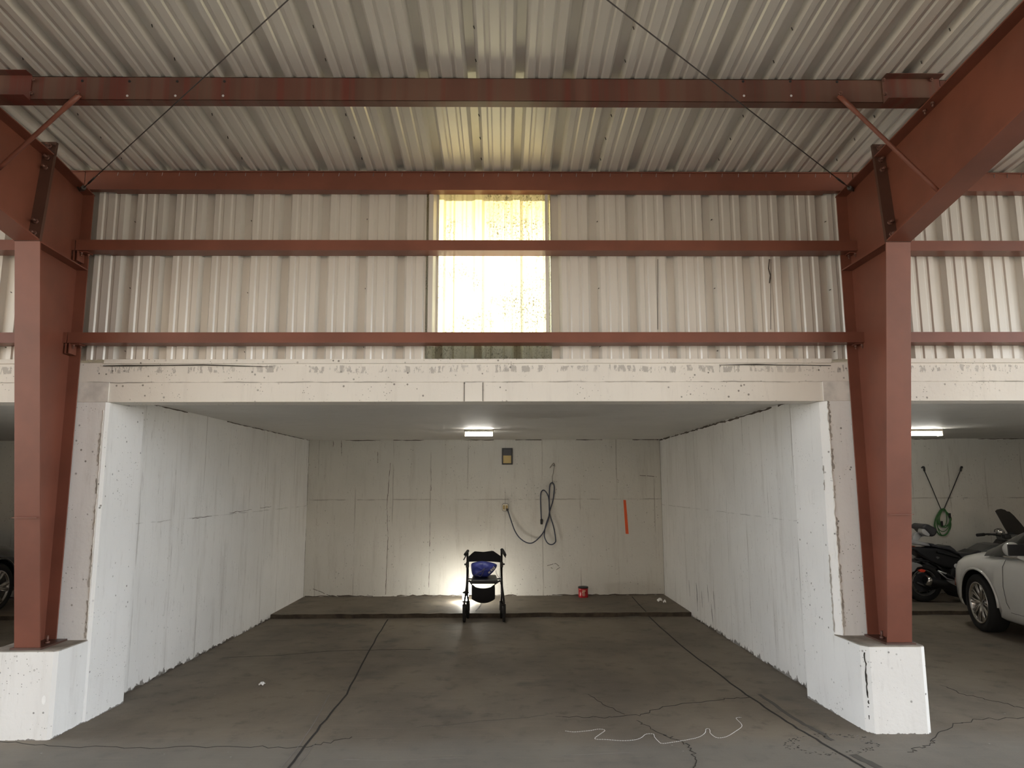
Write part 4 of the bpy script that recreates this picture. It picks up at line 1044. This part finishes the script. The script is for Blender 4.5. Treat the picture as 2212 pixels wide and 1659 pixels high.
# three-wheel motorcycle parked across the back of the right bay
YM = 10.16
def mp(x, y, Y=YM): return at(x, y, Y=Y)
mc = thing('motorcycle', 'black touring motorcycle with smoked windscreen parked behind the white car', 'motorcycle', (mp(2090, 1304).x, YM, -.036))
def slab(name, px, half, mat, bevel=.02, dy=0, seg=3, parent=mc):
    mb = MB().prism([mp(x, y)+Vector((0, -half+dy, 0)) for x, y in px], (0, 2*half, 0))
    return part(mb, name, mat, parent, bevel=bevel, seg=seg)
wc = mp(1990, 1267); wr = .262
def mwheel(c, w, name='wheel'):
    t_ = part(MB().lathe([(wr*.66, -w*.8), (wr*.90, -w), (wr*.98, -w*.7), (wr, -w*.3), (wr, w*.3), (wr*.98, w*.7), (wr*.90, w), (wr*.66, w*.8)], c, (0, 1, 0), 40, closed=True), name, 'rubber', mc)
    rm = MB().lathe([(wr*.58, -w*.6), (wr*.66, -w*.86), (wr*.69, -w*.86), (wr*.69, w*.86), (wr*.66, w*.86), (wr*.58, w*.6)], c, (0, 1, 0), 36)
    o_ = rm.build('rim', 'grey', None); o_.parent = t_
    dk = MB().lathe([(0, -w*.5), (wr*.5, -w*.5), (wr*.5, -w*.4), (0, -w*.4)], c, (0, 1, 0), 30, 0, False)
    for q in range(6):
        t = 2*PI*q/6; dk.tube([c, c+Vector((wr*.6*math.cos(t), -w*.3, wr*.6*math.sin(t)))], .014, 0, 6)
    o_ = dk.build('brake_disc', 'darkgrey', None); o_.parent = t_
zg_ = -.033
mwheel(Vector((wc.x, YM, zg_+wr)), .10)
for dy in (-.42, .42): mwheel(Vector((mp(2238, 1267).x, YM+dy, zg_+wr)), .075)
# rear fender
fd = MB(); pts = []
for k in range(14):
    t = PI*(.02+.86*k/13); pts.append(Vector((wc.x+(wr+.05)*math.cos(t), YM, zg_+wr+(wr+.055)*math.sin(t))))
for a, b in zip(pts, pts[1:]):
    e = Vector((0, .115, 0)); c0 = Vector((wc.x, YM, zg_+wr)); ia = (a-c0)*.93+c0; ib = (b-c0)*.93+c0
    fd.hexa([ia-e, ib-e, ib+e, ia+e, a-e, b-e, b+e, a+e])
part(fd, 'rear_fender', 'black', mc, weld=True, bevel=.008)
slab('fender_panel', [(1955, 1212), (1968, 1213), (1979, 1217), (1984, 1222), (1972, 1224), (1966, 1232), (1950, 1240)], .116, 'silver', .01)
slab('rear_reflector', [(1974, 1230), (1981, 1227), (1989, 1230), (1986, 1234), (1978, 1234)], .126, 'redlamp', .006)
slab('tail_body', [(1950, 1178), (1972, 1181), (1998, 1182), (2012, 1181), (2030, 1184), (2052, 1192), (2060, 1200), (2090, 1204), (2120, 1206), (2120, 1232), (2090, 1248), (2064, 1240), (2048, 1228), (2024, 1222), (2002, 1214), (1980, 1200), (1966, 1189), (1950, 1186)], .13, 'vinyl', .03)
slab('tail_top', [(1945, 1160), (1968, 1165), (1985, 1170), (1997, 1173), (2004, 1179), (1990, 1178), (1945, 1172)], .12, 'silver', .015)
slab('tail_lamp', [(1950, 1177), (1968, 1178), (1973, 1184), (1968, 1189), (1950, 1189)], .10, 'amber', .01)
slab('passenger_seat', [(1994, 1171.5), (2004, 1173), (2014, 1178), (2030, 1178.5), (2039, 1176.5), (2049, 1184), (2061, 1197), (2050, 1194), (2020, 1183), (2000, 1180)], .15, 'darkgrey', .03)
slab('rider_seat', [(2052, 1190), (2060, 1193), (2082, 1193), (2098, 1187), (2116, 1191), (2122, 1203), (2085, 1208), (2064, 1203)], .16, 'darkgrey', .03)
slab('grab_rail', [(2010, 1188), (2040, 1193), (2058, 1200), (2056, 1204), (2034, 1198), (2010, 1192)], .165, 'black', .01)
slab('side_badge', [(2009, 1201), (2014, 1200), (2018, 1203), (2013, 1206)], .136, 'grey', .004)
slab('tank', [(2098, 1192), (2110, 1184), (2126, 1175), (2142, 1172.5), (2158, 1175), (2174, 1184), (2186, 1196), (2186, 1222), (2110, 1222)], .20, 'grey', .05)
slab('front_fairing', [(2150, 1196), (2172, 1166), (2190, 1160), (2215, 1168), (2240, 1200), (2262, 1240), (2240, 1278), (2170, 1285), (2120, 1270), (2110, 1225)], .24, 'black', .06)
slab('frame_rail', [(1985, 1204), (2000, 1213), (2022, 1226), (2026, 1229), (2014, 1229), (1996, 1219), (1976, 1206)], .05, 'grey', .01)
slab('engine_block', [(2040, 1226), (2085, 1212), (2125, 1215), (2130, 1285), (2062, 1290), (2036, 1262)], .17, 'black', .03)
slab('windscreen', [(2148, 1104), (2152, 1100.5), (2160, 1099), (2168, 1101), (2172, 1104), (2178, 1105), (2187, 1113), (2203, 1131), (2216, 1148), (2222, 1175), (2205, 1172), (2176, 1152), (2168, 1140), (2158, 1122)], .012, 'smoke', .006, dy=-.02)
hb = MB().tube(smooth_path([mp(2112, 1156, YM-.42), mp(2124, 1154.5, YM-.40), mp(2140, 1154, YM-.34), mp(2165, 1158, YM-.1), mp(2170, 1158, YM+.1), mp(2150, 1154, YM+.34), mp(2134, 1155, YM+.42)], 5), .013, 0, 8)
part(hb, 'handlebar', 'black', mc)
part(MB().tube([mp(2110.5, 1156, YM-.42), mp(2126, 1154.5, YM-.40)], .021, 0, 10), 'hand_grip', 'rubber', mc)
slab('switch_box', [(2128, 1150), (2136, 1149), (2142, 1152), (2144, 1159), (2134, 1160), (2129, 1158)], .035, 'black', .01, dy=-.36)
slab('master_cylinder', [(2141, 1147.5), (2154, 1147), (2153, 1150), (2142, 1150)], .02, 'black', .004, dy=-.34)
part(MB().lathe([(0, -.02), (.045, -.018), (.05, 0), (.045, .018), (0, .02)], mp(2159, 1148.5, YM-.3), (-.5, -.8, .2), 20), 'gauge', 'chrome', mc)
part(MB().tube(smooth_path([mp(2148, 1150, YM-.33), mp(2149, 1144.5, YM-.33), mp(2156, 1142.5, YM-.3), mp(2166, 1145, YM-.24), mp(2170, 1152, YM-.2)], 5), .005, 0, 6), 'brake_line', 'black', mc)
slab('dash_cover', [(2143, 1153.5), (2160, 1152), (2176, 1152.5), (2172, 1160), (2160, 1166), (2152, 1168), (2147, 1164)], .10, 'grey', .02, dy=-.15)
# passenger backrest on its bracket
slab('backrest', [(1978, 1141), (1981, 1134), (1986, 1130), (1994, 1132), (2004, 1137), (2012, 1141.5), (2010, 1151), (2006, 1157), (1997, 1158.5), (1992, 1151), (1986, 1144)], .16, 'darkgrey', .035)
slab('backrest_shell', [(1975.5, 1147), (1977, 1141), (1983, 1141), (1989, 1147), (1994, 1153), (1992, 1158), (1984, 1155), (1977, 1151)], .05, 'silver', .01, dy=-.12)
slab('backrest_bracket', [(1972, 1152), (1979, 1149), (1990, 1154), (1993, 1158), (1985, 1160), (1981, 1165), (1976, 1170), (1966, 1167)], .03, 'silver', .008, dy=-.02)
# exhaust, pegs and guards
ex = MB().tube([mp(1999, 1254, YM-.17), mp(2006, 1254.5, YM-.17), mp(2070, 1272, YM-.17), mp(2110, 1276, YM-.15)], [.060, .064, .066, .045], 0, 16)
e_ = part(ex, 'exhaust', 'black', mc)
o_ = MB().lathe([(.045, -.03), (.066, -.026), (.069, .02), (.066, .032), (.052, .03)], mp(2003.5, 1254.5, YM-.17), (1, 0, -.26), 22).build('exhaust_cap', 'chrome', None); o_.parent = e_
slab('heat_shield', [(2021, 1248), (2040, 1251), (2068, 1259), (2090, 1266), (2088, 1272), (2066, 1268), (2045, 1262), (2028, 1254)], .012, 'silver', .004, dy=-.245)
part(MB().tube([mp(2026, 1233, YM-.2), mp(2048, 1241, YM-.2), mp(2066, 1252, YM-.2)], .012).tube([mp(2028, 1235, YM-.2), mp(2046, 1250, YM-.2), mp(2064, 1255, YM-.2)], .009), 'foot_peg_bracket', 'silver', mc)
part(MB().tube([mp(2046, 1240, YM-.3), mp(2060, 1250, YM-.3)], .018, 0, 8), 'foot_peg', 'black', mc)
part(MB().tube([mp(1979, 1258, YM-.13), mp(2010, 1272, YM-.13), mp(2060, 1262, YM-.13)], .018, 0, 8), 'swing_arm', 'blackmetal', mc)
part(MB().tube([mp(2205, 1225), mp(2232, 1262)], .03).tube([Vector((mp(2238, 1267).x, YM-.42, zg_+wr)), Vector((mp(2225, 1255).x, YM, .3)), Vector((mp(2238, 1267).x, YM+.42, zg_+wr))], .025), 'front_suspension', 'blackmetal', mc)

# ------------------------------------------------------------------ light
w = bpy.data.worlds.new('sky'); S.world = w; w.use_nodes = True
nt = w.node_tree; nt.nodes.clear()
out = nt.nodes.new('ShaderNodeOutputWorld'); bg_ = nt.nodes.new('ShaderNodeBackground')
bg_.inputs[0].default_value = (.86, .93, 1.0, 1); bg_.inputs[1].default_value = 1.0
tc = nt.nodes.new('ShaderNodeTexCoord'); dp = nt.nodes.new('ShaderNodeVectorMath'); dp.operation = 'DOT_PRODUCT'
nt.links.new(tc.outputs['Generated'], dp.inputs[0]); dp.inputs[1].default_value = Vector((1, 0, 0))
def wm(op, a, b):
    o = nt.nodes.new('ShaderNodeMath'); o.operation = op
    for k, v in enumerate((a, b)):
        if isinstance(v, (int, float)): o.inputs[k].default_value = v
        else: nt.links.new(v, o.inputs[k])
    return o.outputs[0]
dx = dp.outputs['Value']; sq = wm('MULTIPLY', dx, dx); sq = wm('MULTIPLY', sq, sq)
nt.links.new(wm('ADD', wm('ADD', wm('MULTIPLY', sq, 3.4), .75), wm('MULTIPLY', dx, .3)), bg_.inputs[1])
nt.links.new(bg_.outputs[0], out.inputs[0])
sd = bpy.data.lights.new('sun', 'SUN'); sd.energy = 16.0; sd.angle = .009; sd.color = (1, .93, .80)
so = bpy.data.objects.new('sun', sd); COL.objects.link(so)
so.rotation_euler = Vector((.2, -1, -.66)).to_track_quat('-Z', 'Y').to_euler()
S.view_settings.view_transform = 'Standard'; S.view_settings.look = 'None'; S.view_settings.gamma = 1; S.view_settings.use_curve_mapping = False
S.view_settings.exposure = 1.42
